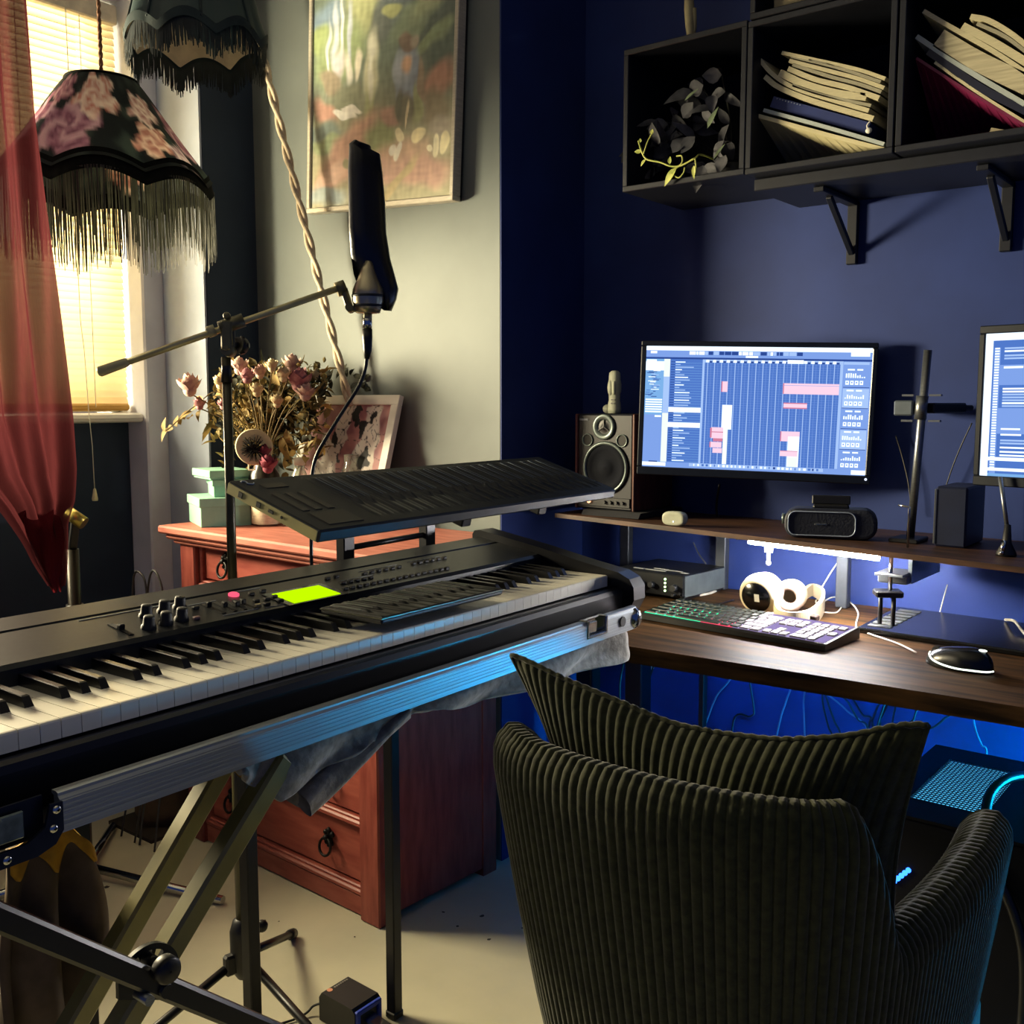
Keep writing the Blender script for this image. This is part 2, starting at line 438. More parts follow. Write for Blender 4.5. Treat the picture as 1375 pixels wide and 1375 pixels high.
blackf = mat('black_velvet_trim', '0b0d0b', .9, var=.3, scale=60, spec=.1)
b = MB(); b.grid(lambda u, v: shade_pt(u, lerp(.93, 1.0, v), .003) + V((0, 0, lerp(.004, -.03, v))), NA, 4); part('trim_band', b, blackf, lamp)
b = MB(); b.tube([shade_pt(k / 40, 0) for k in range(40)], .004, 6, closed=True); part('top_ring', b, blackf, lamp)
b = MB()
zf = lambda a: shade_pt((a % (2 * PI)) / (2 * PI), 1).z - .022
for L, n in ((.165, 240), (.15, 170)): fringe(b, V((CX, CY, 0)), lambda a: RB * .985 + .002, zf, L, n, jit=.22, w=.0019)
o = part('fringe', b, mat('black_silk_fringe', '23241b', .6, var=.3, scale=40, trans=.25), lamp); o['kind'] = 'stuff'
b = MB(); tp = [V((CX + .0025 * cos(i * 1.4), CY + .0025 * sin(i * 1.4), lerp(zt - .02, 2.78, i / 90))) for i in range(91)]
b.tube(tp, .0035, 6); b.tube([V((2 * CX - p.x, 2 * CY - p.y, p.z)) for p in tp], .0035, 6); part('twisted_cord', b, mat('brown_braided_flex', '6b4a33', .8, var=.3, scale=200), lamp)
b = MB()
for k in range(3):
    a = k * 2 * PI / 3; b.tube([(CX, CY, zt - .015), (CX + RTOP * cos(a), CY + RTOP * sin(a), zt)], .0022, 6)
b.lathe([(.002, .02), (.017, .015), (.019, -.04), (.002, -.045)], (CX, CY, zt - .01), 14); part('carrier', b, black_metal, lamp)

# -- dark teal shade higher up
c = D(264, 60, 2.32); TX, TY = c.x, c.y; zb2 = D(264, 66, 2.32).z; zt2 = zb2 + .2; RB2 = .157
lamp2 = thing('pendant_lampshade', 'dark teal fringed pendant lampshade cut off by the top of the photo', 'lampshade', (TX, TY, zb2))
def shade2(u, v, off=0.):
    a = u * 2 * PI; cusp = 1 - scal(a, 8, .35)
    r = lerp(.12, RB2, v ** 1.6); z = lerp(zt2, zb2 + .03 * (1 - cusp), v); pan = 1 - .035 * (1 - abs(cos(a * 4 + .6)))
    return V((TX + (r + off) * pan * cos(a), TY + (r + off) * pan * sin(a), z))
teal = mat('dark_teal_silk', '1f3537', .65, var=.15, scale=14, stretch=(1, 1, .2), trans=.1)
b = MB(); b.grid(shade2, NA, 14); part('shade', b, teal, lamp2)
b = MB(); b.grid(lambda u, v: shade2(u, lerp(.0, 1, v), -.004) , NA, 6); part('lining', b, mat('cream_lining', 'cfc4a8', .8, trans=.2), lamp2, 'cream inner lining')
b = MB()
for k in range(8):
    u = ((k + .5) * PI / 4 - .15) / (2 * PI); b.tube([shade2(u, v / 10, .002) for v in range(11)], .003, 6)
b.grid(lambda u, v: shade2(u, 1, .003) + V((0, 0, lerp(.008, -.012, v))), NA, 2); part('trim_band', b, mat('dark_teal_trim', '16282a', .8, var=.2), lamp2)
b = MB()
for L, n in ((.062, 330), (.055, 260)): fringe(b, V((TX, TY, 0)), lambda a: RB2 * .98, lambda a: shade2((a % (2 * PI)) / (2 * PI), 1).z - .008, L, n, jit=.3, w=.0019)
o = part('fringe', b, mat('dark_teal_fringe', '141f21', .65, var=.3, scale=40, trans=.2), lamp2); o['kind'] = 'stuff'
b = MB(); b.tube([(TX, TY, zt2 - .03), (TX, TY, 2.78)], .004, 6)
for k in range(3): b.tube([(TX, TY, zt2 - .02), (TX + .12 * cos(k * 2.094), TY + .12 * sin(k * 2.094), zt2)], .002, 6)
part('twisted_cord', b, mat('brown_braided_flex', '6b4a33', .8), lamp2)

# ================================================================ twisted rope hanging across the wall
pa, pb = P(360, 104, 'Y', 1.93), P(470, 545, 'Y', 1.99)
top = pa + (pa - pb) * .75; b = MB()
for s_ in (0, 1):
    pts = []
    for i in range(181):
        t = i / 180; q = lerp(top, pb, t); a = t * 62 + s_ * PI; pts.append(q + V((.008 * cos(a), .0045 * sin(a), 0)))
    b.tube(pts, .0072, 7)
solo('rope', b, mat('natural_cotton_rope', 'b3a38c', .9, var=.25, scale=120, stretch=(1, 1, .4), bump=.4), 'thick twisted beige rope hanging diagonally in front of the framed painting', 'rope')
# ================================================================ framed painting on the wall (generic landscape with a stooping figure)
def paint(layers, bg):
    """layers of soft strokes: (cx, cy, rx, ry, angle, colour, softness); y runs down"""
    L = [(a, b_, rx, ry, cos(t), sin(t), lin(c), s) for a, b_, rx, ry, t, c, s in layers]
    def f(u, v):
        n1 = noise.noise(V((u * 9, v * 9, 3))) * .03; n2 = noise.noise(V((u * 9, v * 9, 8))) * .03
        c = bg(u, v)
        for a, b_, rx, ry, ct, st, cc, s in L:
            x, y = u + n1 - a, v + n2 - b_
            q = math.hypot((x * ct + y * st) / rx, (-x * st + y * ct) / ry)
            if q < 1: c = mixc(c, cc, 1 - sstep(1 - s, 1, q))
        g = noise.noise(V((u * 40, v * 16, 1))) * .22 + noise.noise(V((u * 14, v * 60, 4))) * .14
        lum = .3 * c[0] + .55 * c[1] + .15 * c[2]; c = mixc(mixc(c, (lum, lum, lum), .25), (.55, .57, .52), .16)
        return tuple(max(0, x * (1 + g)) for x in c)
    return f
bgp = lambda u, v: mixc(lin('4f6a58'), lin('a9a070'), sstep(.3, .9, v))
PL = [(.1, .12, .2, .1, -.5, '5f86a8', .6), (.05, .2, .1, .08, -.8, '8fa84a', .5), (.2, .3, .28, .16, -.4, '7f9a4f', .5), (.4, .1, .2, .16, .3, 'a3ab62', .6), (.62, .1, .22, .14, -.5, '47606a', .6), (.75, .2, .25, .1, -.5, '6c8660', .5),
      (.85, .12, .2, .07, -.6, '93a06a', .5), (.9, .24, .22, .06, -.45, '3f5a4c', .5), (.85, .32, .2, .05, -.45, '7f9a5f', .5), (.95, .36, .18, .08, -.5, '43604f', .5), (.5, .2, .1, .12, .2, '4a5a58', .5), (.58, .16, .08, .04, 0, 'a6ad52', .4),
      (.17, .2, .035, .24, .02, 'c3cfe0', .8), (.22, .18, .02, .26, .02, 'e0e4ea', .8), (.28, .22, .025, .22, .03, 'b0bdd4', .8), (.12, .3, .02, .22, .02, 'd8dce0', .8), (.2, .35, .05, .12, .2, 'd5c8d4', .7), (.27, .36, .04, .1, -.2, 'ece6dc', .7), (.34, .36, .03, .1, .1, 'f0e6cc', .7),
      (.13, .42, .14, .06, .5, '8f7a5a', .5), (.27, .5, .17, .08, -.15, '6c7452', .5), (.1, .55, .14, .06, .45, 'c07a62', .6), (.08, .66, .2, .09, .1, '55716c', .5), (.12, .7, .16, .05, -.1, '7d9358', .5),
      (.44, .38, .065, .2, .02, 'c9c99e', .5), (.44, .3, .05, .1, 0, 'dcdcc4', .7), (.43, .55, .05, .14, .1, '98a05c', .6), (.44, .42, .03, .16, 0, 'e4e4d0', .8),
      (.25, .58, .11, .025, .15, 'ece8e0', .3), (.3, .56, .09, .02, .15, 'e2dcd4', .3),
      (.3, .75, .34, .13, -.55, 'c98a72', .5), (.15, .86, .2, .06, -.5, 'd9a48c', .5), (.5, .72, .14, .12, -.3, '8a9a52', .6), (.6, .62, .1, .06, .2, 'b8806a', .5), (.62, .82, .3, .12, -.2, 'c99a78', .6), (.5, .86, .3, .1, 0, 'd09a86', .6), (.8, .88, .28, .1, .1, 'c8907a', .6),
      (.64, .92, .22, .035, -.7, 'c2aa66', .5), (.12, .95, .22, .06, .1, '93aab0', .6), (.9, .5, .16, .1, -.7, 'c07c58', .6), (.88, .62, .12, .12, .2, '8a7850', .6), (.92, .7, .12, .07, 0, 'a89a84', .6),
      (.69, .46, .1, .17, .05, '8496b4', .4), (.66, .42, .07, .1, .3, 'a2b0c4', .6), (.68, .6, .09, .1, 0, '6f6c4c', .5), (.76, .57, .035, .13, -.1, '9aa05a', .5), (.79, .5, .03, .13, -.15, 'a0825c', .5), (.64, .58, .03, .1, .05, '5a5c44', .5),
      (.685, .4, .035, .06, .1, 'e0a878', .6), (.68, .3, .055, .06, .2, '7a5a44', .4), (.73, .3, .04, .05, .3, 'a8967e', .6), (.7, .62, .012, .08, 0, 'e6d2a0', .5),
      (.64, .71, .05, .03, .5, 'efe2b0', .3), (.78, .72, .045, .03, -.6, 'efe0a0', .3), (.6, .76, .03, .025, 0, 'efe8d8', .3), (.64, .77, .025, .04, .3, 'f0ead8', .3), (.9, .78, .03, .05, 0, 'efe6b8', .25), (.96, .77, .03, .055, .1, 'efe4a8', .25), (.84, .79, .03, .015, 0, 'f0e8c0', .3), (.27, .8, .035, .03, .4, '98905a', .4), (.32, .77, .03, .015, .2, '8a9050', .4)]
pf = paint(PL, bgp)
o0 = P(412, 287, 'Y', 2.012); ang = -.052
ux = V((cos(ang), 0, sin(ang))); uz = V((-sin(ang), 0, cos(ang))); W_, H_ = .566, .605
pic = thing('framed_painting', 'framed landscape painting with stooping figure on the grey-blue wall', 'painting', o0)
b = MB(); t = .014
for (x0, x1, z0, z1) in ((0, W_, 0, t), (0, W_, H_ - t, H_), (0, t, t, H_ - t), (W_ - t, W_, t, H_ - t)):
    b.box(o0 + ux * (x0 + x1) / 2 + uz * (z0 + z1) / 2 + V((0, .012, 0)), (x1 - x0, .03, z1 - z0), 0, .002, (ux, V((0, 1, 0)), uz))
part('frame', b, mat('pale_silver_frame', 'b9b2a2', .45, .2, var=.1, scale=40, stretch=(1, 1, 5)), pic)
b = MB(); b.box(o0 + ux * W_ / 2 + uz * H_ / 2 + V((0, .02, 0)), (W_ - .004, .026, H_ - .004), 0, 0, (ux, V((0, 1, 0)), uz)); part('backing_board', b, black_plastic, pic)
b = MB(); b.grid(lambda u, v: o0 + ux * lerp(t, W_ - t, u) + uz * lerp(H_ - t, t, v) + V((0, .004, 0)), 170, 190, col=pf); part('painted_canvas', b, vmat('oil_paint', .4, .4, .15), pic)

# ================================================================ chest of drawers
CH = thing('chest_of_drawers', 'red stained pine chest of drawers with iron ring pulls', 'chest of drawers', (-1.652, 1.592, 0), math.radians(-2.3), local=True)
redw = mat('red_stained_pine', '7e362e', .45, c2='9c5244', scale=9, stretch=(1, 6, 6), detail=6, bump=.06, spec=.35, lo=.3, hi=.72)
redw2 = mat('red_stained_pine_upright', '74302a', .45, c2='904a3e', scale=9, stretch=(6, 6, 1), detail=6, bump=.06, spec=.35)
CW, CD_ = .80, .41
b = MB()
b.bb(-CW, -CW + .07, 0, .06, 0, .865, bev=.004); b.bb(-.07, 0, 0, .06, 0, .865, bev=.004)
b.bb(-CW + .004, -CW + .03, .05, CD_, .02, .865); b.bb(-.03, -.004, .05, CD_, .02, .865); b.bb(-CW, -CW + .05, CD_ - .05, CD_, 0, .865); b.bb(-.05, 0, CD_ - .05, CD_, 0, .865)
b.bb(-CW + .03, -.03, CD_ - .02, CD_ - .005, .03, .865)
part('side_panel', b, redw2, CH)
b = MB(); b.bb(-CW - .045, .04, -.04, CD_ + .012, .868, .89, bev=.005); b.bb(-CW - .03, .026, -.026, CD_, .852, .868, bev=.006); b.bb(-CW - .012, .012, -.012, CD_, .84, .852, bev=.004); part('top_board', b, mat('worn_red_pine_top', '97564a', .5, c2='b4705f', scale=9, stretch=(1, 6, 6), detail=6, spec=.3), CH)
rows = [(.074, .222), (.243, .389), (.41, .556), (.577, .722), (.743, .842)]
b = MB(); x0, x1 = -CW + .07, -.07
b.bb(x0, x1, .012, .04, .003, .054, bev=.003)
for z0, z1 in ((.054, .074), (.222, .243), (.389, .41), (.556, .577), (.722, .743)):
    b.bb(x0, x1, .008, .04, z0, z1 - .006, bev=.004); b.bb(x0, x1, .016, .04, z1 - .007, z1, bev=.003)
for zz in (.06,):
    for xx in (x0, x1 - .012): b.bb(xx, xx + .012, .014, .04, zz, .842, bev=.004)
part('front_rail', b, redw, CH)
hmx = (-.612, -.206)
for z0, z1 in rows:
    b = MB(); b.bb(x0 + .014, x1 - .014, .026, .36, z0 + .004, z1 - .004, bev=.003)
    d = part('drawer', b, redw, CH)
    for hx in hmx:
        zc = (z0 + z1) / 2 + .01; h = MB()
        h.box((hx, .022, zc), (.02, .006, .034), 0, .002)
        for q, r in (((-.012, .012), .008), ((.012, .012), .008), ((-.009, -.012), .007), ((.009, -.012), .007), ((0, .02), .008), ((0, -.018), .006)):
            h.lathe([(.001, 0), (r, .001), (r * .7, .006), (.001, .007)], (hx + q[0], .0235, zc + q[1]), 10, axis=V((0, -1, 0)))
        h.ball((hx, .012, zc + .004), .008)
        h.tube([(hx + .021 * sin(a), .012 - .004 * (1 - cos(a)), zc - .018 - .021 * (1 - cos(a)) + .021) for a in [k * PI / 12 for k in range(24)]], .0035, 7, closed=True)
        part('ring_handle', h, iron, d)

# ================================================================ things standing on the chest
TOP = .89
mint = mat('mint_card', '86b9a0', .7, var=.06, scale=30)
def cardbox(label, c, d, rz, lid, z):
    t = thing('gift_box', label, 'box', (c[0], c[1], z), rz, 'mint gift boxes on the chest', local=True)
    b = MB(); b.bb(-d[0] / 2, d[0] / 2, -d[1] / 2, d[1] / 2, 0, d[2] - .003, bev=.0015); part('box_base', b, mint, t)
    b = MB(); e = .004; b.bb(-d[0] / 2 - e, d[0] / 2 + e, -d[1] / 2 - e, d[1] / 2 + e, d[2] - lid, d[2], bev=.0015); part('lid', b, mint, t)
# distances follow from the chest top plane
cardbox('largest mint green gift box, bottom of the stack on the red chest', (-2.402, 1.723), (.17, .135, .078), -.42, .024, TOP)
cardbox('middle mint green box, turned askew in the stack on the chest', (-2.389, 1.748), (.125, .1, .046), -.5, .016, TOP + .0785)
cardbox('flat mint green box, topmost of the stack on the chest', (-2.412, 1.74), (.145, .11, .026), -.3, .02, TOP + .125)

gl = glass('clear_bottle_glass', 'dfe6dc', .55, .22)
def jar(name, label, cat, c, prof, extra=None, n=24):
    t = thing(name, label, cat, (c[0], c[1], TOP))
    b = MB(); b.lathe(prof, (c[0], c[1], TOP), n); part('glass_body', b, gl, t)
    return t
cx, cy = P(359, 705, 'Z', TOP)[:2]
t = jar('glass_jar', 'squat glass jar with a cream wrap beside the mint boxes', 'jar', (cx, cy), [(.001, .003), (.036, .003), (.04, .008), (.04, .065), (.036, .082), (.024, .1), (.022, .118)])
b = MB(); b.lathe([(.0412, .006), (.042, .01), (.042, .056), (.0412, .06)], (cx, cy, TOP), 28); part('wrap', b, mat('cream_paper_wrap', 'cfc3a4', .8, scale=60, stretch=(1, 1, 8), bump=.3), t, 'cream paper wrap')
cx, cy = P(404, 706, 'Z', TOP)[:2]
t = jar('glass_bottle', 'small clear glass bottle with white cap in front of the flowers', 'bottle', (cx, cy), [(.001, .003), (.027, .003), (.03, .008), (.03, .1), (.027, .125), (.014, .155), (.0135, .172)])
b = MB(); b.lathe([(.0145, .166), (.016, .168), (.016, .186), (.001, .188)], (cx, cy, TOP), 18); part('cap', b, mat('white_cap', 'c9c2ac', .5), t)
cx, cy = P(487, 700, 'Z', TOP)[0] + .0, P(487, 700, 'Z', TOP)[1] - .04
t = jar('glass_flask', 'conical clear glass flask in front of the pink framed print', 'flask', (cx, cy), [(.001, .003), (.05, .003), (.053, .008), (.046, .08), (.026, .15), (.02, .165), (.02, .19)])
b = MB(); b.tube([(cx + .0205 * cos(k * PI / 12), cy + .0205 * sin(k * PI / 12), TOP + .19) for k in range(24)], .0015, 6, closed=True); part('rim', b, gl, t)
# small round mirror on a wire tripod and a stub bottle, seen under the wave keyboard
c = P(512, 704, 'Z', TOP); t = thing('wire_stand', 'small black wire tripod holding a round dish, under the wave keyboard', 'stand', c)
b = MB()
b.tube([c + V((.045 * cos(k * PI / 14), .045 * sin(k * PI / 14), .04)) for k in range(28)], .003, 6, closed=True)
for a in (.4, 2.5, 4.6): b.tube([c + V((.044 * cos(a), .044 * sin(a), .042)), c + V((.05 * cos(a), .05 * sin(a), .0025))], .003, 6)
part('wire_frame', b, black_metal, t)
b = MB(); b.lathe([(.001, .036), (.03, .037), (.042, .043), (.041, .045), (.001, .04)], c, 24); part('dish', b, white_paint, t)
c = P(536, 702, 'Z', TOP); t = thing('stub_bottle', 'tiny amber bottle with dark cap beside the wire tripod', 'bottle', c)
b = MB(); b.lathe([(.001, .0005), (.012, .0005), (.012, .03), (.008, .034)], c, 14); part('bottle_body', b, mat('amber_paper', '9a6a45', .5), t)
b = MB(); b.lathe([(.0125, .03), (.0125, .042), (.001, .043)], c + V((.022, .01, -.03 + .0005)), 14); b.lathe([(.009, .033), (.009, .044), (.001, .0445)], c, 14); part('cap', b, dark_plastic, t)

# ---- leaning pink print in a white frame
bl_, tl_, tr_ = V((-2.295, 1.925, TOP + .001)), P(418, 532, 'Y', 2.03), P(540, 535, 'Y', 2.03)
tl_ = V((tl_.x, 2.03, tl_.z)); uxp = V((tr_.x - tl_.x, 0, 0)); Wp = uxp.length; uxp.normalize()
bl_.x = tl_.x; uzp = (tl_ - bl_); Hp = uzp.length; uzp.normalize(); np_ = uxp.cross(uzp).normalized(); np_ = -np_ if np_.y > 0 else np_
pr = thing('framed_print', 'white framed print of pink and white marbling leaning on the wall', 'framed print', bl_)
fm = .028; b = MB(); FR = (uxp, -np_, uzp)
for (x0, x1, z0, z1) in ((0, Wp, 0, fm), (0, Wp, Hp - fm, Hp), (0, fm, fm, Hp - fm), (Wp - fm, Wp, fm, Hp - fm)):
    b.box(bl_ + uxp * (x0 + x1) / 2 + uzp * (z0 + z1) / 2, (x1 - x0, .018, z1 - z0), 0, .0015, FR)
part('frame', b, white_paint, pr)
PB = [(.3, .78, .22, .3, 0), (.42, .3, .1, .42, .25), (.28, .42, .08, .2, -.6), (.78, .4, .15, .5, .12), (.72, .85, .14, .22, 0), (.55, .9, .2, .16, 0)]
DB = [(.58, .08, .07, .1), (.78, .5, .06, .14), (.35, .33, .04, .1), (.66, .2, .05, .09), (.82, .12, .06, .07), (.8, .7, .05, .08), (.44, .5, .03, .06)]
def marbl(u, v):
    n1, n2 = noise.noise(V((u * 5, v * 5, 2))), noise.noise(V((u * 14, v * 14, 5)))
    x, y = u + n1 * .06 + n2 * .025, v + n2 * .05
    c = mixc(lin('b8807e'), lin('96626a'), sstep(-.2, .4, n1 + n2 * .5)); hand = 0.
    for cx, cy, rx, ry, an in PB:
        dx, dy = x - cx, y - cy; dx, dy = dx * cos(an) + dy * sin(an), -dx * sin(an) + dy * cos(an)
        hand = max(hand, 1 - sstep(.85, .95, math.hypot(dx / rx, dy / ry)))
    c = mixc(c, lin('e4dbcf'), hand)
    vein = abs(noise.noise(V((u * 13, v * 13, 9)))) if hand > .5 else abs(noise.noise(V((u * 5, v * 6, 9)))) * 1.6 + .01
    c = mixc(lin('241a20'), c, sstep(.01, .05, vein))
    for cx, cy, rx, ry in DB:
        if math.hypot((x - cx) / rx, (y - cy) / ry) + n2 * .9 < .8: c = lin('1c171d')
    return c
b = MB(); b.grid(lambda u, v: bl_ + uxp * lerp(fm, Wp - fm, u) + uzp * lerp(Hp - fm, fm, v) + np_ * .003, 110, 100, col=marbl); part('print', b, vmat('printed_paper', .5, .3), pr)
b = MB(); b.box(bl_ + uxp * Wp / 2 + uzp * Hp / 2 - np_ * .004, (Wp - .01, .008, Hp - .01), 0, 0, FR); part('backing_board', b, black_plastic, pr)

# ---- dried bouquet in a dark vase
vc = V((-2.30, 1.80, TOP)); bq = thing('dried_bouquet', 'big bouquet of dried pink roses and leaves on the chest', 'flowers', vc)
b = MB(); b.lathe([(.001, .002), (.04, .002), (.05, .02), (.055, .08), (.04, .14), (.028, .16), (.031, .175), (.026, .17), (.001, .15)], vc, 24); part('vase', b, mat('dark_brown_glazed_vase', '1a1512', .3), bq)
neck = vc + V((0, 0, .17)); rb = random.Random(21)
heads = []
RD = 2.90
for px, py, r, cc in ((255, 528, 17, 1), (268, 548, 10, 0), (297, 520, 13, 2), (322, 500, 14, 1), (332, 512, 12, 0), (349, 506, 11, 1), (392, 497, 14, 1), (402, 522, 19, 0), (410, 535, 15, 1), (380, 510, 12, 2), (365, 497, 10, 2), (360, 632, 14, 3), (356, 612, 10, 3), (300, 548, 9, 0), (425, 508, 9, 2), (345, 530, 11, 2), (372, 545, 10, 2)):
    heads.append((D(px, py, RD + rb.uniform(-.2, -.09)), r * 2.83 / 1375 * 1.15, cc))
stm = MB()
for h, r, cc in heads:
    m_ = (neck + h) / 2 + V((0, 0, .03)); stm.tube(curve([neck, m_, h], 5), .0018, 5)
part('stems', stm, mat('dry_stems', '6b5a36', .8), bq)
rosem = [mat('dried_rose_pink', '8f5a62', .8, c2='b98482', scale=60), mat('dried_rose_pale', 'b08a84', .8, c2='cfb09a', scale=60), mat('dried_cream_flower', 'b9a27a', .8, c2='d8c79c', scale=60), mat('dried_magenta_flower', '6a2436', .8, c2='8a3a4a', scale=60)]
for h, r, cc in heads:
    b = MB(); 
    for k in range(4):
        nn = 4 + k * 2
        for j in range(nn):
            a = 2 * PI * j / nn + k * .7; el = lerp(1.25, .1, k / 3) + rb.uniform(-.15, .15)
            d = V((cos(a) * cos(el), sin(a) * cos(el), sin(el))); b.leaf(h + d * r * .12, (d + V((0, 0, .35))).normalized(), d.cross(V((0, 0, 1)).cross(d)) if abs(d.z) < .99 else V((1, 0, 0)), r * rb.uniform(.85, 1.15), r * .95, -.55, 0, 4)
    b.ball(h + V((0, 0, r * .2)), r * .45, 8, 0, 6)
    part('flower_head', b, rosem[cc], bq)
lf = MB(); lf2 = MB(); lf3 = MB()
for k in range(1700):
    px = rb.gauss(372, 46); py = rb.gauss(548, 34)
    if py < 487 or px > 436 or px < 285 or py > 640: continue
    p = D(px, py, RD + (rb.uniform(-.07, .06) if px < 400 else rb.uniform(-.15, -.03))); d = V((rb.uniform(-1, 1), rb.uniform(-.6, .5), rb.uniform(-.6, 1)))
    (lf, lf2, lf3)[k % 3].leaf(p, d, V((rb.uniform(-1, 1), rb.uniform(-1, 1), 1)), rb.uniform(.018, .05), rb.uniform(.008, .022), rb.uniform(-.4, .6), 0, 4)
for px, py in ((368, 512), (372, 532), (330, 560), (345, 555), (384, 590), (378, 600)):                     # large papery leaves
    p = D(px, py - 14, RD - .07); lf2.leaf(p, V((rb.uniform(-.3, .4), 0, -1)), V((.3, -1, .2)), .07, .028, .3, 0, 6)
for k in range(26):                                                                             # dark sprigs behind, right
    p = D(rb.uniform(425, 500), rb.uniform(498, 532), RD + .02); lf.leaf(p, V((rb.uniform(-.4, 1), 0, rb.uniform(-.2, 1))), V((0, -1, .4)), rb.uniform(.02, .045), .016, .3)
p0, p1 = D(300, 530, RD - .02), D(222, 580, RD - .06); sp = curve([neck, p0, D(262, 545, RD - .04), p1], 8); stm2 = MB(); stm2.tube(sp, .0016, 5)
for k in range(16):
    p = lerp(p0, p1, k / 15) + V((0, 0, rb.uniform(-.01, .012))); lf2.leaf(p, V((rb.uniform(-1, .2), rb.uniform(-.5, .5), rb.uniform(-.5, .9))), V((0, -1, .5)), rb.uniform(.025, .045), .022, .3)
o = part('dark_leaves', lf, mat('dry_dark_leaves', '1c1e14', .8, c2='383722', scale=30, trans=.15), bq); o['kind'] = 'stuff'
o = part('golden_leaves', lf2, mat('dry_golden_leaves', '75643a', .75, c2='a3884f', scale=30, trans=.25), bq); o['kind'] = 'stuff'
o = part('olive_leaves', lf3, mat('dry_olive_leaves', '585030', .8, c2='786a3c', scale=30, trans=.2), bq); o['kind'] = 'stuff'
part('long_sprig', stm2, mat('dry_stems', '6b5a36', .8), bq)
gr = MB()
for k in range(900):                                                                            # fine seed grass, lower left
    c = D(rb.gauss(338, 10), rb.gauss(572, 13), RD - .05 + rb.uniform(-.03, .05)); gr.ball(c, rb.uniform(.0015, .003), 5, 0, 4)
o = part('seed_grass', gr, mat('golden_seed_grass', '9a834e', .9, c2='c0a86c', scale=40), bq); o['kind'] = 'stuff'
# round cream woven hat band / fan hung in the bouquet
fc = D(341, 601, RD - .14); ax = (V((0, 0, 1.225)) - fc).normalized(); ax = (ax + V((.25, 0, .25))).normalized()
fan = thing('round_fan', 'small round cream pleated fan with dark bristle centre among the dried flowers', 'fan', V((fc.x, fc.y, fc.z - .05)))
b = MB(); b.lathe([(.02, .0), (.03, .004), (.047, .009), (.05, .007), (.047, .002), (.02, -.004)], fc, 72, axis=ax, mod=lambda a, i, r, h: (r, h + .0012 * sin(a * 36))); part('pleated_rim', b, mat('cream_pleated_paper', 'cbbf98', .8), fan)
b = MB(); fx, fy, fz = frame(ax)
for k in range(160):
    a = rb.uniform(0, 2 * PI); e = rb.uniform(0, .03); r = rb.uniform(.006, .04); q = fc + (fx * cos(a) + fy * sin(a)) * r - fy * .006; b.tube([fc + fz * .002 - fy * .006, q + fz * rb.uniform(.004, .022)], .0009, 4)
o = part('bristle_centre', b, mat('dark_bristles', '1d1a14', .9), fan); o['kind'] = 'stuff'
b = MB(); q = D(338, 627, RD - .15); u1, u2 = V((cos(YAW), sin(YAW), 0)), V((0, 0, 1))
for dx, dz, w_, h_ in ((0, .008, .02, .004), (0, -.008, .02, .004), (-.008, 0, .004, .02), (.008, 0, .004, .02)): b.box(q + u1 * dx + u2 * dz, (w_, .003, h_), 0, .001, (u1, -u1.cross(u2), u2))
part('square_buckle', b, mat('pale_buckle', 'd6d0ba', .4), fan)

# ================================================================ microphone on its boom stand
MX, MY = -1.57, 1.15
T0 = (V((MX, MY, 1.3)) - EYE).dot(FW)
ms = thing('microphone_stand', 'black boom microphone stand standing behind the long keyboard', 'microphone stand', (MX, MY, 0))
b = MB(); zc_ = P(306, 442, 'Y', MY).z
b.cyl((MX, MY, .16), (MX, MY, .72), .0125, m=0); b.cyl((MX, MY, .70), (MX, MY, zc_ - .05), .0085)
part('pole', b, mat('stand_tube', '3c3822', .35, .2), ms)
b = MB(); b.cyl((MX, MY, .68), (MX, MY, .745), .018); b.cyl((MX, MY, zc_ - .095), (MX, MY, zc_ - .05), .0105, .0075); part('height_clutch', b, black_plastic, ms)
c0, c1 = D(131, 500, T0 - .05), D(466, 383, T0 + .05); cl_ = D(306, 437, T0)
bd = (c1 - c0).normalized()
b = MB(); b.cyl(c0 + bd * .045, c1 - bd * .015, .0062, n=14); part('boom_arm', b, mat('boom_tube', 'c4ba88', .35, .4, var=.1), ms)  # boom and grips coloured pale gold: window light put into the colour
b = MB(); b.tube([c0, c0 + bd * .004, c0 + bd * .05, c0 + bd * .055], [.006, .0095, .0082, .0065], 16); part('end_grip', b, mat('grip_rubber', 'b8ae80', .45), ms)
b = MB(); b.cyl(cl_ - bd * .038, cl_ - bd * .024, .0105, n=16); part('arm_collar', b, mat('grip_rubber', 'b8ae80', .45), ms)
b = MB()
sd = V((0, 0, 1))
b.tube([cl_ - bd * .016, cl_ + bd * .03], .0125, 16)
b.box(cl_ - sd * .02 - FW * .012, (.02, .007, .055), 0, .003, (RT, FW, UP)); b.box(cl_ - sd * .02 + FW * .008, (.02, .007, .055), 0, .003, (RT, FW, UP))
b.cyl(cl_ - sd * .045 - FW * .016, cl_ - sd * .045 + FW * .014, .011, n=18); b.ball(cl_ + sd * .016 - FW * .006, .007)
part('boom_clutch', b, mat('clutch_metal', '6a6448', .35, .4), ms)
b = MB(); q = cl_ - sd * .03 + FW * .02; b.cyl(q, q + FW * .016 + RT * .01, .006, n=12)
for k in range(5):
    a = k * 2 * PI / 5; b.cyl(q + FW * .016 + RT * .012, q + FW * .016 + RT * (.012 + .017 * cos(a)) + UP * .017 * sin(a), .006, .005, n=10)
b.cyl(q + FW * .01 + RT * .008, q + FW * .024 + RT * .016, .015, n=18); part('clutch_knob', b, black_plastic, ms)
b = MB(); b.cyl(cl_ - sd * .043 - FW * .019, cl_ - sd * .043 - FW * .0155, .0045, n=12); part('screw', b, mat('brass_screw', 'a08a50', .3, .9), ms)
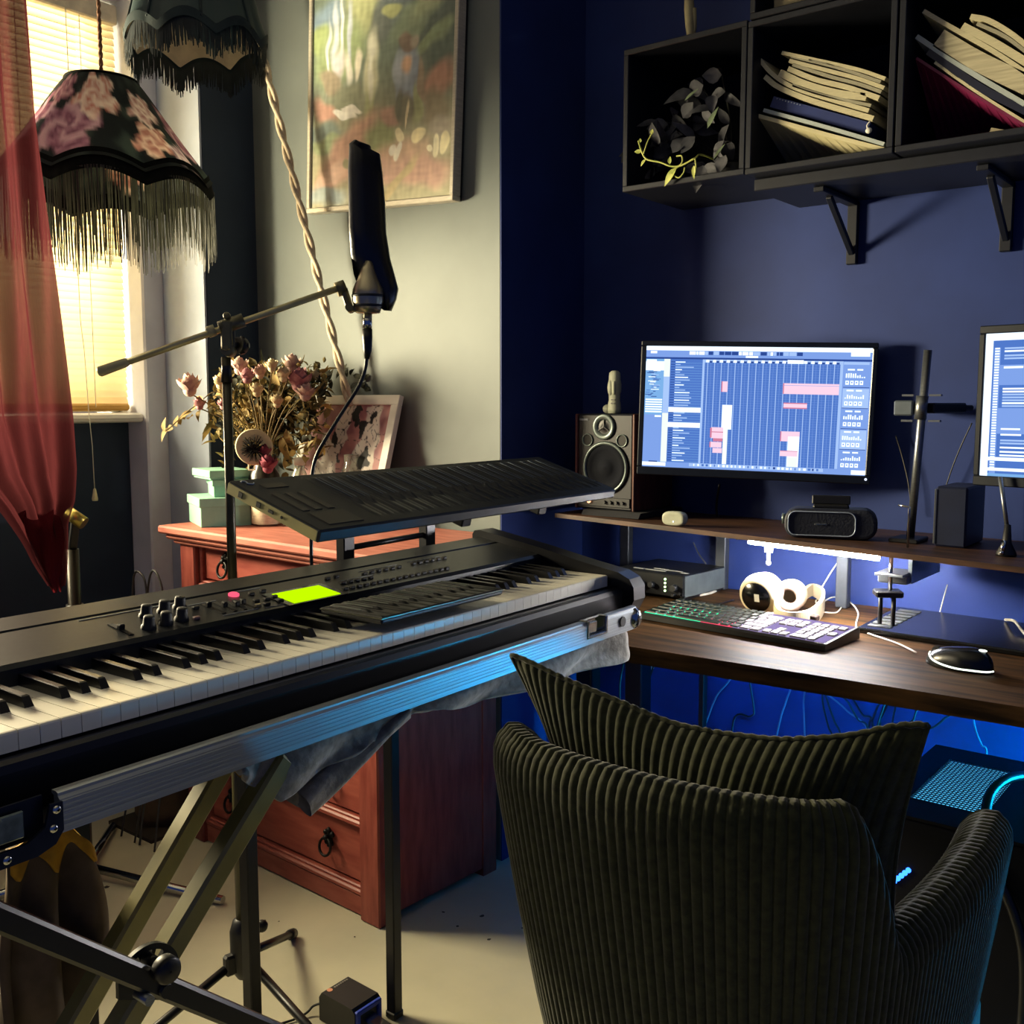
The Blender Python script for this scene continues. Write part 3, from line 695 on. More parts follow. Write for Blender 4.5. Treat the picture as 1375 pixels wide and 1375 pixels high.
b = MB(); b.lathe([(.0135, .12), (.022, .135), (.025, .15), (.025, .215), (.019, .235), (.0128, .24)], (MX, MY, 0), 20)
for a in (.02, -1.75, 2.2): b.box(V((MX, MY, .155)) + V((cos(a), sin(a), 0)) * .025, (.03, .02, .04), 0, .004, (V((cos(a), sin(a), 0)), V((-sin(a), cos(a), 0)), V((0, 0, 1))))
b.ball((MX + .032, MY + .02, .225), .012)
part('tripod_hub', b, black_plastic, ms)
for a in (.02, -1.75, 2.2):
    d = V((cos(a), sin(a), 0)); h0 = V((MX, MY, .15)) + d * .035; h1 = V((MX, MY, .012)) + d * .36
    b = MB(); b.cyl(h0, h1, .0085, n=12); l = part('leg', b, black_metal, ms)
    b = MB(); dd = (h1 - h0).normalized(); b.tube([h1 - dd * .03, h1 - dd * .026, h1 + dd * .006, h1 + dd * .01], [.01, .0118, .0118, .006], 12); part('rubber_foot', b, black_plastic, l)
# microphone
TM = T0 + .055; S = TM / F
mc = D(494, 402, TM); mu = V((0, 0, 1))
mic = thing('microphone', 'large silver studio microphone on the end of the boom arm', 'microphone', D(494, 424, TM))
mgold = mat('satin_silver', 'b9ae92', .3, .85, var=.08, scale=40)
b = MB(); h_ = lambda y: (402 - y) * S
b.lathe([(.001, h_(421)), (16 * S, h_(420)), (18 * S, h_(414)), (21 * S, h_(404)), (21 * S, h_(396)), (20 * S, h_(388)), (14 * S, h_(376)), (10 * S, h_(364)), (7 * S, h_(352)), (.001, h_(350))], mc, 32); part('microphone_body', b, mgold, mic)
b = MB()
for y0, y1, r in ((399, 396, 21.5), (412, 409, 19.5)): b.lathe([(r * S - .001, h_(y0) - .0005), (r * S, h_(y0)), (r * S, h_(y1)), (r * S - .001, h_(y1) + .0005)], mc, 32)
part('dark_ring', b, dark_plastic, mic)
b = MB(); b.cyl(D(493.5, 421, TM), D(493, 444, TM), 6.2 * S, n=16); part('connector', b, chrome, mic)
b = MB(); q = D(486, 380, TM - .021); b.ball(q, .0028); part('badge_stud', b, chrome, mic)
# yoke holding it
yk = MB(); pA = D(461, 386, TM); pB = D(470, 414, TM); pC = D(486, 417, TM)
yk.bar(pA, pB, .016, .01, 0, .002); yk.bar(pB, pC, .016, .01, 0, .002); yk.cyl(pA - bd * .014, pA + bd * .004, .0135, n=18); yk.cyl(pB - FW * .012, pB + FW * .012, .0075, n=14)
part('swivel_mount', yk, mat('clutch_metal', '6a6448', .35, .4), mic)
# leathery pop shield hugging the microphone
shp = [(193, 487, 9, 8, 1), (198, 484, 13, 8, 1), (204, 474 + 16, 19, 9, 0), (230, 491, 21.5, 9.5, 0), (270, 493, 23, 9.5, 0), (310, 494, 23.5, 9.5, 0), (345, 498, 25, 10, 0), (370, 503, 27, 11, 0), (386, 508, 26, 12, 0), (400, 514, 17, 10, 0), (416, 519, 5, 7, 0)]
fa = math.radians(38.33 - 62); wx, wy = V((cos(fa), sin(fa), 0)), V((-sin(fa), cos(fa), 0))
# a thick padded plate seen nearly edge-on: narrow lit edge at left, broad dark face at right
b = MB(); ring = []
NS = 28
HF = V((-sin(YAW), cos(YAW), 0))
for i, (y, xc, hw, th, _) in enumerate(shp):
    c = D(xc, y, TM + .01)
    for j in range(NS):
        a = 2 * PI * j / NS; cx_, cy_ = cos(a), sin(a)
        sx = math.copysign(abs(cx_) ** .45, cx_); sy = math.copysign(abs(cy_) ** .45, cy_)
        ridge = .016 * clamp(1 - abs(sx + .45) / (.55 if sx < -.45 else 1.45)) if sy < 0 else 0
        cut = .02 * sstep(352, 380, y) * (1 - sstep(-.2, .6, sx)) if sy < 0 else 0
        ring.append(c + RT * sx * hw * S * .97 + HF * (sy * th * S * 1.2 + sx * .02 - ridge + cut * 2) + V((0, 0, -.004 * (1 - abs(sx)) if i < 3 else 0)))
k = len(shp)
fs = [(i * NS + j, i * NS + (j + 1) % NS, (i + 1) * NS + (j + 1) % NS, (i + 1) * NS + j) for i in range(k - 1) for j in range(NS)] + [tuple(range(NS)), tuple(range((k - 1) * NS, k * NS))[::-1]]
b.add(ring, fs, 0, True)
SH = solo('pop_shield', b, mat('black_leather', '0c0e16', .32, var=.2, scale=120, bump=.12, spec=.6), 'curved black leather pop shield shrouding the microphone', 'pop shield', fix=True)
b = MB()
b.tube(curve([D(x, y, TM - .0215) for x, y in ((479.5, 206), (481, 240), (482.5, 290), (484, 340), (488, 366))], 6), .0016, 6)
o = part('piped_seam', b, mat('black_leather', '0c0e16', .32), SH); 
# cable
q = [D(493, 443, TM), D(494, 452, TM)]
ca = thing('microphone_cable', 'black microphone cable curving down from the silver microphone', 'cable', D(418, 640, TM - .05))
b = MB(); b.tube([D(493, 442, TM), D(493.2, 455, TM), D(493.5, 470, TM), D(492.5, 482, TM)], [.0095, .0095, .008, .0045], 14); part('plug', b, black_plastic, ca)
tb = TM - .02
path = [D(492.5, 480, TM), D(490, 497, TM), D(481, 520, TM - .005), D(462, 550, TM - .01), D(440, 585, tb), D(424, 615, tb), D(418, 650, tb), D(418, 700, tb), D(418, 740, tb), D(419, 790, tb), D(420, 850, tb), D(424, 960, tb + .1)]
b = MB(); b.tube(curve(path, 6), .0036, 8); part('lead', b, mat('black_rubber_cable', '101010', .4), ca)

# ================================================================ second stand with a brass clip, by the window
SX, SY = -2.44, 1.31
s2 = thing('clip_stand', 'black stand with a brass clip beside the curtain foot', 'stand', (SX, SY, 0))
b = MB(); b.cyl((SX, SY, .02), (SX, SY, .86), .016, n=16); part('pole', b, mat('worn_black_tube', '1c1810', .35, .6), s2)
b = MB(); b.cyl((SX, SY, .55), (SX, SY, .72), .021, n=16); part('clutch', b, black_plastic, s2)
q0, q1 = D(91, 688, 2.52), D(113, 703, 2.52); b = MB(); b.cyl(q0, q1, .0165, n=18); part('brass_clip', b, mat('brass', 'a8954a', .3, .9), s2, 'brass tube clip')
b = MB(); b.bar((SX, SY, .86), (q0 + q1) / 2, .02, .016, 0, .003); part('neck', b, black_metal, s2)
for a, L in ((.31, .42), (2.4, .3), (-1.8, .3)):
    d = V((cos(a), sin(a), 0)); b = MB(); b.cyl(V((SX, SY, .03)) - d * .0, V((SX, SY, .012)) + d * L, .011, n=14); part('leg', b, chrome, s2, 'chrome foot tube')

# brown paper sack on a board, far floor corner behind the stands
c = P(195, 1112, 'Z', 0); c = V((c.x, c.y + .08, 0))
sk = thing('paper_sack', 'brown paper sack slumped on a thin board by the chest', 'sack', c)
b = MB(); b.box(c + V((0, 0, .005)), (.22, .26, .01), 0, 0); part('board', b, mat('dark_board', '2e261c', .8), sk)
b = MB(); b.lathe([(.001, .011), (.085, .011), (.093, .05), (.09, .16), (.098, .2), (.09, .25), (.08, .26), (.001, .24)], c, 32, mod=lambda a, i, r, h: (r * (1 + .07 * sin(a * 4 + i) + .04 * sin(a * 9 + i * 2)), h)); part('sack_body', b, mat('brown_kraft_paper', '54402c', .8, bump=.5, scale=30), sk)
# loose cable loops by the chest
b = MB(); z0 = .62
pts = [P(x, y, 'Y', 1.55) for x, y in ((178, 830), (178, 790), (181, 770), (188, 769), (195, 782), (198, 815), (197, 850))]; b.tube(curve(pts, 6), .003, 7)
b.tube(curve([pts[-1], V((pts[-1].x, 1.55, .3)), V((pts[-1].x - .02, 1.5, .003))], 8), .003, 7); b.tube(curve([pts[0], V((pts[0].x, 1.55, .3)), V((pts[0].x - .02, 1.5, .003))], 8), .003, 7)
solo('cable_loop', b, mat('grey_cable', '3a3a38', .5), 'thin grey cable arching up in a loop left of the chest', 'cable')
b = MB(); pts = [P(x, y, 'Y', 1.56) for x, y in ((197, 840), (198, 800), (201, 775), (206, 766), (213, 775), (219, 800), (220, 850))]; b.tube(curve(pts, 6), .003, 7)
b.tube(curve([pts[-1], V((pts[-1].x, 1.55, .3)), V((pts[-1].x + .01, 1.5, .003))], 8), .003, 7); b.tube(curve([pts[0], V((pts[0].x, 1.56, .3)), V((pts[0].x + .02, 1.5, .003))], 8), .003, 7)
solo('cable_loop', b, mat('grey_cable', '3a3a38', .5), 'thin grey cable arching in a loop against the corner of the chest', 'cable')
# ================================================================ long stage keyboard (local frame: x along the keys to the far right end, y to its back)
KR = math.radians(92.06); KO = V((-1.077, 1.664, 0))
KX, KY = V((cos(KR), sin(KR), 0)), V((-sin(KR), cos(KR), 0))
def K(x, y, z): return KO + KX * x + KY * y + V((0, 0, z))
kb = thing('stage_keyboard', 'long black 88-key stage keyboard with lit yellow-green display', 'keyboard', KO, KR, local=True)
XL = -1.225
kcase = mat('charcoal_keyboard_case', '2a2d31', .33, .35, var=.12, scale=120, spec=.5)
kfront = mat('black_keyboard_front', '0a0b10', .3, var=.15, scale=60, spec=.5)
b = MB()
zp = lambda y: .918 + (y - .178) / .142 * .022
b.prism([(.162, .86), (.162, .911), (.168, .9165), (.178, .918), (.268, zp(.268)), (.270, zp(.27) - .003), (.274, zp(.274) - .003), (.276, zp(.276)), (.322, .9403), (.334, .934), (.338, .92), (.338, .83), (.33, .815), (.162, .815)], (XL - .006, 0, 0), (0, 1, 0), (0, 0, 1), (-XL + .01, 0, 0))
part('control_panel', b, kcase, kb)
b = MB(); b.prism([(-.03, .82), (-.026, .812), (.165, .812), (.165, .866), (-.004, .866), (-.018, .868), (-.027, .866), (-.031, .858)], (XL - .006, 0, 0), (0, 1, 0), (0, 0, 1), (-XL + .01, 0, 0)); part('front_rail', b, kfront, kb)
for x0 in (.0045, XL - .05):
    b = MB(); b.prism([(-.048, .83), (-.04, .815), (-.02, .811), (.33, .811), (.339, .83), (.341, .945), (.335, .953), (.32, .955), (.17, .931), (.05, .908), (-.02, .897), (-.045, .886), (-.055, .87), (-.056, .845)], (x0, 0, 0), (0, 1, 0), (0, 0, 1), (.044, 0, 0)); part('end_cheek', b, kfront, kb)
ivory = mat('ivory_keys', 'dcd8c8', .3, var=.03, scale=30, spec=.5)
ebony = mat('ebony_keys', '0b0b0c', .28, var=.2, scale=60, spec=.6)
proto = None
for i in range(52):
    if proto is None:
        b = MB(); w = .0226
        b.prism([(0, .8685), (0, .8875), (.0012, .8895), (.004, .89), (.164, .89), (.164, .8685)], (.00045, 0, 0), (0, 1, 0), (0, 0, 1), (w, 0, 0))
        proto = part('white_key', b, ivory, kb); proto.location = (XL + .0015, 0, 0); base = proto
    else:
        o = base.copy(); COL.objects.link(o); o.parent = kb; o.location = (XL + .0015 + i * .0235, 0, 0)
base = None
for i in range(51):
    if i % 7 not in (0, 2, 3, 5, 6): continue
    off = {0: 0, 2: -.0016, 3: .0016, 5: -.002, 6: .0}[i % 7]
    x = XL + .0015 + (i + 1) * .0235 + off
    if base is None:
        b = MB(); w, t = .0055, .0045
        p = [(-w, .066, .8895), (w, .066, .8895), (w, .163, .8895), (-w, .163, .8895), (-t, .074, .9015), (t, .074, .9015), (t, .163, .9035), (-t, .163, .9035)]
        b.hexa(p); b.hexa([(-t, .0735, .9012), (t, .0735, .9012), (t, .163, .9035), (-t, .163, .9035), (-t * .75, .0765, .9025), (t * .75, .0765, .9025), (t * .8, .163, .9043), (-t * .8, .163, .9043)])
        base = part('black_key', b, ebony, kb); base.location = (x, 0, 0)
    else:
        o = base.copy(); COL.objects.link(o); o.parent = kb; o.location = (x, 0, 0)
# panel controls
tz = lambda y: (V((1, 0, 0)), V((0, 1, .155)).normalized(), V((0, -.155, 1)).normalized())
def onp(x, y, h=0.): return V((x, y, zp(y))) + V((0, -.153, .988)) * h
FRP = tz(0)
b = MB(); b.box(onp(-.602, .197, .0005), (.125, .066, .0025), 0, .0008, FRP); part('display_bezel', b, mat('gloss_black_bezel', '06080a', .15), kb)
b = MB(); b.box(onp(-.602, .195, .0022), (.098, .052, .001), 0, 0, FRP); part('display', b, emat('lit_yellow_green_display', 'bdf400', 1.15), kb, 'lit yellow-green display')
knobm = mat('soft_black_knob', '08090b', .6)
for x, y in ((-.867, .232), (-.835, .236), (-.806, .24), (-.892, .19), (-.863, .193), (-.835, .196)):
    b = MB(); c = onp(x, y); n = V((0, -.153, .988)); b.lathe([(.0105, 0), (.01, .004), (.008, .006), (.0075, .016), (.0065, .018), (.001, .018)], c, 18, axis=n); k_ = part('knob', b, knobm, kb)
    b = MB(); b.box(c + n * .0183 + V((0, .003, 0)), (.001, .005, .0006), 0, 0, FRP); part('pointer', b, mat('grey_pointer', '4a4d50', .6), k_)
for x, y in ((-.925, .204), (-.768, .213), (-.748, .212), (-.731, .21), (-.716, .207)):
    b = MB(); b.box(onp(x, y, .0004), (.007, .05, .002), 0, 0, FRP); s_ = part('slider_slot', b, mat('slot_black', '020203', .7), kb)
    b = MB(); b.box(onp(x, y + RND.uniform(-.006, .016), .004), (.0085, .008, .009), 0, .0015, FRP); part('slider_cap', b, knobm, s_)
btn = mat('grey_rubber_buttons', '101216', .5)
BT = [(-.676, .239), (-.65, .243), (-.693, .207), (-.673, .206), (-.705, .189), (-.689, .187), (-.789, .226), (-.816, .188), (-.655, .21), (-.66, .19)]
BT += [(-.526 + i * .0162, .186) for i in range(17)] + [(-.505 + i * .0162, .212 + .0 * i) for i in range(5)] + [(-.43 + i * .0175, .236) for i in range(6)] + [(-.30 + i * .0175, .238) for i in range(6)] + [(-.51, .244), (-.488, .246)]
for i, (x, y) in enumerate(BT):
    b = MB(); b.box(onp(x, y, .002), (.0105, .0065, .005), 0, .0012, FRP)
    part('button', b, [btn, mat('pale_button', '9c8f6a', .5), mat('dusty_pink_button', '8a6a66', .5)][1 if i == 4 else 2 if i == 7 else 0], kb)
b = MB(); c = onp(-.701, .25); b.lathe([(.0085, 0), (.0085, .003), (.006, .0045), (.001, .005)], c, 16, axis=V((0, -.153, .988))); part('lit_button', b, emat('lit_red_button', 'ff5a78', 1.2), kb, 'lit pink-red round button')
for x0, x1, y in ((-.95, -.79, .262), (-.79, -.74, .243), (-.70, -.64, .262), (-.775, -.71, .181), (-.70, -.65, .178), (-.50, -.42, .225), (-.43, -.33, .251), (-.30, -.21, .253)):
    b = MB(); b.box(onp((x0 + x1) / 2, y, .0004), (x1 - x0, .0016, .0008), 0, 0, FRP); part('panel_line', b, mat('grey_panel_print', '7c8288', .6), kb)

# ================================================================ small wave keyboard lying on the keys
sb = thing('mini_wave_keyboard', 'small black rubber wave keyboard lying on the long keyboard keys', 'keyboard', K(-.5, .06, 0), KR, local=True)
dxy = lambda x, y: (x + .5, y - .06)
rubber = mat('matt_black_silicone', '14181a', .42, var=.15, scale=90, spec=.5)
b = MB(); x0, y0 = dxy(-.642, -.006); x1, y1 = dxy(-.349, .122)
b.bb(x0, x1, y0, y1, .9055, .9145, bev=.003); part('body', b, black_plastic, sb)
b = MB(); b.bb(x0 - .0004, x1 + .0004, y0 - .0004, y1 + .0004, .9132, .9146); part('silver_seam', b, mat('silver_seam', 'a0a08c', .3, .8), sb)
def wave_top(fx, nkeys, amp, black):
    def h(u, v):
        ph = u * nkeys; a = abs(sin(ph * PI)) ** .6; i = int(ph) % 12
        k = amp * (a - .6)
        if i in black: k += amp * .9 * a * sstep(.28, .36, v) - amp * .5 * a * (1 - sstep(.3, .36, v))
        return k * sstep(.0, .05, v) * (1 - sstep(.94, 1, v))
    return h
BLK = (1, 3, 6, 8, 10)
hf = wave_top(0, 25, .003, BLK)
b = MB(); b.grid(lambda u, v: V((lerp(x0 + .003, x1 - .003, u), lerp(y0 + .003, y1 - .003, v), .9165 + hf(u, v))), 250, 24); b.bb(x0 + .001, x1 - .001, y0 + .001, y1 - .001, .9146, .916, bev=.001); part('wave_keys', b, rubber, sb)
b = MB()
for i in range(25):
    if i % 12 in BLK:
        xc = lerp(x0, x1, (i + .5) / 25)
        for s_ in (-1, 1): b.bb(xc + s_ * .0045 - .0005, xc + s_ * .0045 + .0005, lerp(y0, y1, .42), lerp(y0, y1, .9), .9185, .9205)
part('key_lines', b, mat('pale_key_lines', '6f766c', .5), sb)

# ================================================================ big wave keyboard on the upper tier
A0, A1 = P(430, 711, 'Z', 1.052), P(828, 656, 'Z', 1.052); B0 = P(345, 641, 'X', A0.x - .192)
wx_ = (A1 - A0).normalized(); LW = (A1 - A0).length; tmp = B0 - A0; wy_ = (tmp - wx_ * tmp.dot(wx_)); DW = wy_.length; wy_.normalize(); wz_ = wx_.cross(wy_)
def Wp_(x, y, z=0.): return A0 + wx_ * x + wy_ * y + wz_ * z
FW_ = (wx_, wy_, wz_)
wk = thing('wave_keyboard', 'wide black rubber wave keyboard tilted on the upper stand tier', 'keyboard', Wp_(LW / 2, DW / 2, -.02))
b = MB(); b.box(Wp_(LW / 2, DW / 2, -.0115), (LW, DW, .019), 0, .003, FW_); part('body', b, mat('dark_anodised_body', '262c34', .35, .5, var=.1, scale=60), wk)
b = MB(); b.box(Wp_(-.0008, DW / 2, -.0115), (.0016, DW - .006, .016), 0, .0005, FW_); part('end_plate', b, mat('pale_metal_end', 'b8ae6c', .45, 0, var=.1), wk, 'pale metal end plate with sockets')  # gold light on the aluminium end is put into its base colour
b = MB()
for y, w_, h_ in ((.165, .009, .009), (.125, .009, .008), (.098, .011, .005), (.075, .004, .004)): b.box(Wp_(-.0018, y, -.0115), (.0015, w_, h_), 0, .0004, FW_)
part('socket', b, mat('slot_black', '020203', .7), wk)
silic = mat('dark_silicone_top', '121a22', .6, var=.12, scale=90, spec=.55)
hb = wave_top(0, 49, .0035, BLK); KX0 = .135
def ftop(u, v):
    x = lerp(.002, LW - .002, u); y = lerp(.002, DW - .002, v)
    uu = (x - KX0) / (LW - .012 - KX0); e = 0
    if 0 < uu < 1 and .1 < v < .93: e = hb(uu, (v - .1) / .83)
    return Wp_(x, y, -.0015 + e)
b = MB(); b.grid(ftop, 420, 30); part('wave_keys', b, silic, wk)
b = MB()
for i in range(49):
    if i % 12 in BLK:
        xc = lerp(KX0, LW - .012, (i + .5) / 49)
        for s_ in (-1, 1): b.box(Wp_(xc + s_ * .0045, DW * .66, .002), (.0008, DW * .42, .0008), 0, 0, FW_)
        b.box(Wp_(xc, DW * .87, .002), (.0095, .0008, .0008), 0, 0, FW_)
part('key_lines', b, mat('pale_key_lines_cool', '69798a', .5), wk)
b = MB()
for x, y, w_, d_ in ((.06, .165, .045, .018), (.035, .1, .014, .07), (.06, .1, .014, .07), (.085, .1, .014, .07), (.065, .035, .07, .045)): b.box(Wp_(x, y, -.0012), (w_, d_, .002), 0, .0009, FW_)
part('touch_strips', b, mat('touch_pad_black', '11161a', .5), wk)
b = MB(); m_ = [(.014, .185), (.018, .19), (.023, .186), (.021, .179), (.028, .176), (.033, .18)]; b.tube(curve([Wp_(x, y, -.0005) for x, y in m_], 5), .0012, 5); part('maker_mark', b, mat('pale_mark', 'b9c2c4', .5), wk)

# ================================================================ flight case tray with aluminium edge
fc_ = thing('flight_case_tray', 'flight case tray with ribbed aluminium edge under the long keyboard', 'flight case', KO, KR, local=True)
alu = mat('ribbed_aluminium', 'b0b6ba', .42, .9, var=.18, scale=14, stretch=(.4, 60, 60), bump=.1, lo=.3, hi=.7)
XR = -.018
b = MB()
prof = [(-.07, .797), (-.076, .799), (-.0765, .8335), (-.0735, .8365), (-.0735, .8395), (-.07, .841), (-.062, .841), (-.062, .8375), (-.066, .836), (-.066, .805), (-.04, .803), (-.04, .797)]
b.prism(prof, (-1.178, 0, 0), (0, 1, 0), (0, 0, 1), (1.012 - .03, 0, 0)); b.prism(prof, (-.13, 0, 0), (0, 1, 0), (0, 0, 1), (.112, 0, 0))
lowp = [(-.07, .797), (-.076, .799), (-.0765, .812), (-.066, .812), (-.066, .805), (-.04, .803), (-.04, .797)]
b.prism(lowp, (-.196, 0, 0), (0, 1, 0), (0, 0, 1), (.066, 0, 0))
for i in range(6):
    z = .8045 + i * .005; b.prism([(-.0765, z), (-.0773, z + .0006), (-.0773, z + .0022), (-.0765, z + .0028)], (-1.176, 0, 0), (0, 1, 0), (0, 0, 1), (.975, 0, 0))
part('aluminium_edge', b, alu, fc_)
b = MB(); b.bb(-1.46, -.01, -.062, .36, .797, .8095); b.bb(-1.46, -.01, .345, .36, .8095, .84); b.bb(-.02, -.01, -.05, .345, .8095, .825); part('tray_board', b, mat('black_ply', '0b0b0c', .7), fc_)
b = MB()                                                                                        # recessed latch, right
b.bb(-.197, -.129, -.066, -.058, .811, .841); b.bb(-.197, -.19, -.0785, -.06, .812, .843, bev=.0015); b.bb(-.136, -.129, -.0785, -.06, .812, .843, bev=.0015); b.bb(-.197, -.129, -.0785, -.07, .809, .8145, bev=.0015)
b.bb(-.18, -.155, -.071, -.066, .816, .836, bev=.001); part('recessed_latch', b, chrome, fc_, 'chrome recessed latch')
b = MB(); b.cyl(K(-.075, -.078, .82) * 0 + V((-.075, -.079, .821)), V((-.075, -.07, .821)), .0095, n=16); b.cyl((-.185, -.0705, .827), (-.185, -.062, .827), .006, n=12); part('socket_hole', b, black_plastic, fc_)
b = MB(); b.ball((-.022, -.066, .818), (.02, .02, .022), 20, 0, 14); part('ball_corner', b, chrome, fc_, 'chrome ball corner')
b = MB()                                                                                        # big latch plate, left
b.prism([(-1.46, .786), (-1.205, .786), (-1.186, .792), (-1.177, .804), (-1.177, .833), (-1.19, .8335), (-1.196, .812), (-1.215, .802), (-1.46, .802)], (0, -.0805, 0), (1, 0, 0), (0, 0, 1), (0, .0035, 0))
b.bb(-1.46, -1.19, -.066, -.063, .80, .84); part('latch_plate', b, mat('dark_zinc_plate', '2b3140', .35, .8), fc_)
b = MB()
b.bb(-1.46, -1.213, -.0735, -.07, .8065, .8335, bev=.0012); b.bb(-1.46, -1.235, -.076, -.0735, .829, .8325, bev=.001); b.bb(-1.44, -1.24, -.0755, -.0735, .81, .818, bev=.001)
for i in range(8): b.bb(-1.40 + i * .019, -1.388 + i * .019, -.0768, -.0752, .8105, .8175, bev=.0006)
part('latch_dish', b, mat('worn_zinc', '7d8a86', .4, .8, var=.3, scale=60), fc_)
for x, z in ((-1.184, .8265), (-1.188, .8085), (-1.235, .7935), (-1.32, .7935)):
    b = MB(); b.lathe([(.0045, 0), (.0042, .0016), (.0025, .0028), (.001, .003)], (x, -.0805, z), 14, axis=V((0, -1, 0))); part('rivet', b, chrome, fc_)

# ================================================================ X-frame keyboard stand with braced pairs of tubes
xs = thing('x_frame_stand', 'black double-braced x-frame stand under the flight case', 'keyboard stand', (-1.1, .65, 0))
xm = mat('black_tube_lit_tint', '7d743a', .4, 0, var=.1, scale=30, spec=.8)  # black tubes coloured olive: yellow window light put into the base colour
XA, XB, XC = -1.19, -1.04, -.985
def at_x(p, q, X, z):                                                                           # point of a tube at height z
    a, c = P(*p, 'X', X), P(*q, 'X', X); t = (z - a.z) / (c.z - a.z); return a + (c - a) * t
tubes = []
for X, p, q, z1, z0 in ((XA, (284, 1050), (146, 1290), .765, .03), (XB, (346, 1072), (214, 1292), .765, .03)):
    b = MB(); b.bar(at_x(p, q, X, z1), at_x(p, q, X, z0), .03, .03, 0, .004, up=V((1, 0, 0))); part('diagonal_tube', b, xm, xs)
for X in (XC, -1.245):
    p, q = (0, 1232), (190, 1312); b = MB(); b.bar(at_x(p, q, X, .765), at_x(p, q, X, .03), .026, .026, 0, .004, up=V((1, 0, 0))); part('diagonal_tube', b, black_metal, xs)
hub = P(203, 1318, 'X', -1.0)
b = MB(); yz = lambda r, a: V((0, r * cos(a), r * sin(a)))
hy = V((1, 0, 0)); hc = V((-1.012, hub.y, hub.z))
# half-moon locking plate with holes
n = 30; SK = .74; pl = [(.055 * cos(a), .055 * sin(a)) for a in [PI * k / n for k in range(n + 1)]] + [(-.05, -.02), (.05, -.02)]
ho = [(.037 * cos(a), .037 * sin(a), .0075) for a in (.5, 1.05, 1.6, 2.15, 2.7)]
rot = -.45
cr_, sr_ = cos(rot), sin(rot); U2, W2 = V((0, cr_, sr_)), V((0, -sr_, cr_))
def ring_plate(mb):
    m = 60
    for k in range(m):                                                                          # rim, inner plate and spokes between the holes
        a0, a1 = PI * k / m, PI * (k + 1) / m
        for r0, r1 in ((.0455, .055), (0, .0285)):
            q = [(r0 * cos(a0), r0 * sin(a0)), (r1 * cos(a0), r1 * sin(a0)), (r1 * cos(a1), r1 * sin(a1)), (r0 * cos(a1), r0 * sin(a1))]
            mb.prism([(x_ * SK, y_ * SK) for x_, y_ in q], hc, U2, W2, V((.006, 0, 0)))
        am = (a0 + a1) / 2
        if min(abs(am - h) for h in (.42, .95, 1.48, 2.01, 2.54)) > .19:
            q = [(.028 * cos(a0), .028 * sin(a0)), (.046 * cos(a0), .046 * sin(a0)), (.046 * cos(a1), .046 * sin(a1)), (.028 * cos(a1), .028 * sin(a1))]
            mb.prism([(x_ * SK, y_ * SK) for x_, y_ in q], hc, U2, W2, V((.006, 0, 0)))
    mb.prism([(-.04, 0), (-.03, -.022), (.03, -.022), (.04, 0)], hc, U2, W2, V((.006, 0, 0)))
ring_plate(b); part('locking_plate', b, black_metal, xs)
b = MB(); b.cyl(hc + V((-.03, 0, 0)), hc + V((.045, 0, 0)), .008, n=12); q = P(231, 1306, 'X', -.955); b.cyl(V((-1.02, q.y, q.z)), V((-.975, q.y, q.z)), .007, n=12)
b.lathe([(.001, 0), (.013, 0), (.0155, .003), (.0155, .014), (.013, .018), (.001, .018)], V((-.975, q.y, q.z)), 22, axis=V((1, 0, 0))); part('pull_knob', b, black_plastic, xs)
b = MB(); q = P(198, 1342, 'X', -.97); b.cyl(V((-.99, q.y, q.z)), V((-.965, q.y, q.z)), .006, n=12); part('pivot_bolt', b, steel, xs)
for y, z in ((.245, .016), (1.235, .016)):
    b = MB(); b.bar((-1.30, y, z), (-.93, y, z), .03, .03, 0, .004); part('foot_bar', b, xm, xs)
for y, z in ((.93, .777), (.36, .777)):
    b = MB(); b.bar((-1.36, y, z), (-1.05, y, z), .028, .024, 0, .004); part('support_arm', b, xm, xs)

# ================================================================ tall two-tier stand with square legs
tt = thing('tier_stand', 'tall black square-leg stand carrying the upper wave keyboard', 'keyboard stand', (-1.40, 1.05, 0))
sqm = mat('black_square_tube', '0e1018', .35, .4, var=.1, scale=40)
LX = -1.385
for y in (1.372, 1.03, .735):
    b = MB(); b.bb(LX - .012, LX + .012, y - .0115, y + .0115, .012, .79, bev=.002); l = part('leg', b, sqm, tt)
    b = MB(); b.bb(LX - .014, LX + .014, y - .0135, y + .0135, 0, .016, bev=.003); part('rubber_foot', b, black_plastic, l)
b = MB(); b.bb(LX - .012, LX + .012, .70, 1.40, .770, .794, bev=.002); part('cross_rail', b, sqm, tt)
UX = -1.465
for y in (1.335, 1.565):
    b = MB(); b.bb(UX - .012, UX + .012, y - .014, y + .014, .76, 1.05, bev=.002); part('upright', b, sqm, tt)
    b = MB(); q1 = Wp_(.0, DW * .9, -.03); yy = y - .04
    def under(x_):                                                                              # just below the wave keyboard's underside at this y
        t = (yy - A0.y - wy_.y * x_) / wx_.y; p = Wp_(t, x_, -.0335); return p
    b.bar(V((UX, y, 1.045)), under(DW * .75), .022, .02, 0, .002); b.bar(under(DW * .97), under(.02), .024, .02, 0, .002); part('tier_arm', b, sqm, tt)
b = MB(); b.cyl((UX, 1.335, .975), (UX, 1.565, .985), .006, n=10); part('tier_brace', b, sqm, tt)
b = MB(); b.cyl((UX, 1.335, .945), (UX, 1.565, .95), .006, n=10); part('tier_brace', b, sqm, tt)
b = MB(); b.bar((UX, 1.30, .772), (UX, 1.60, .772), .024, .024, 0, .002); b.bar((UX, 1.34, .772), (LX, 1.34, .782), .02, .02); part('lower_brace', b, sqm, tt)

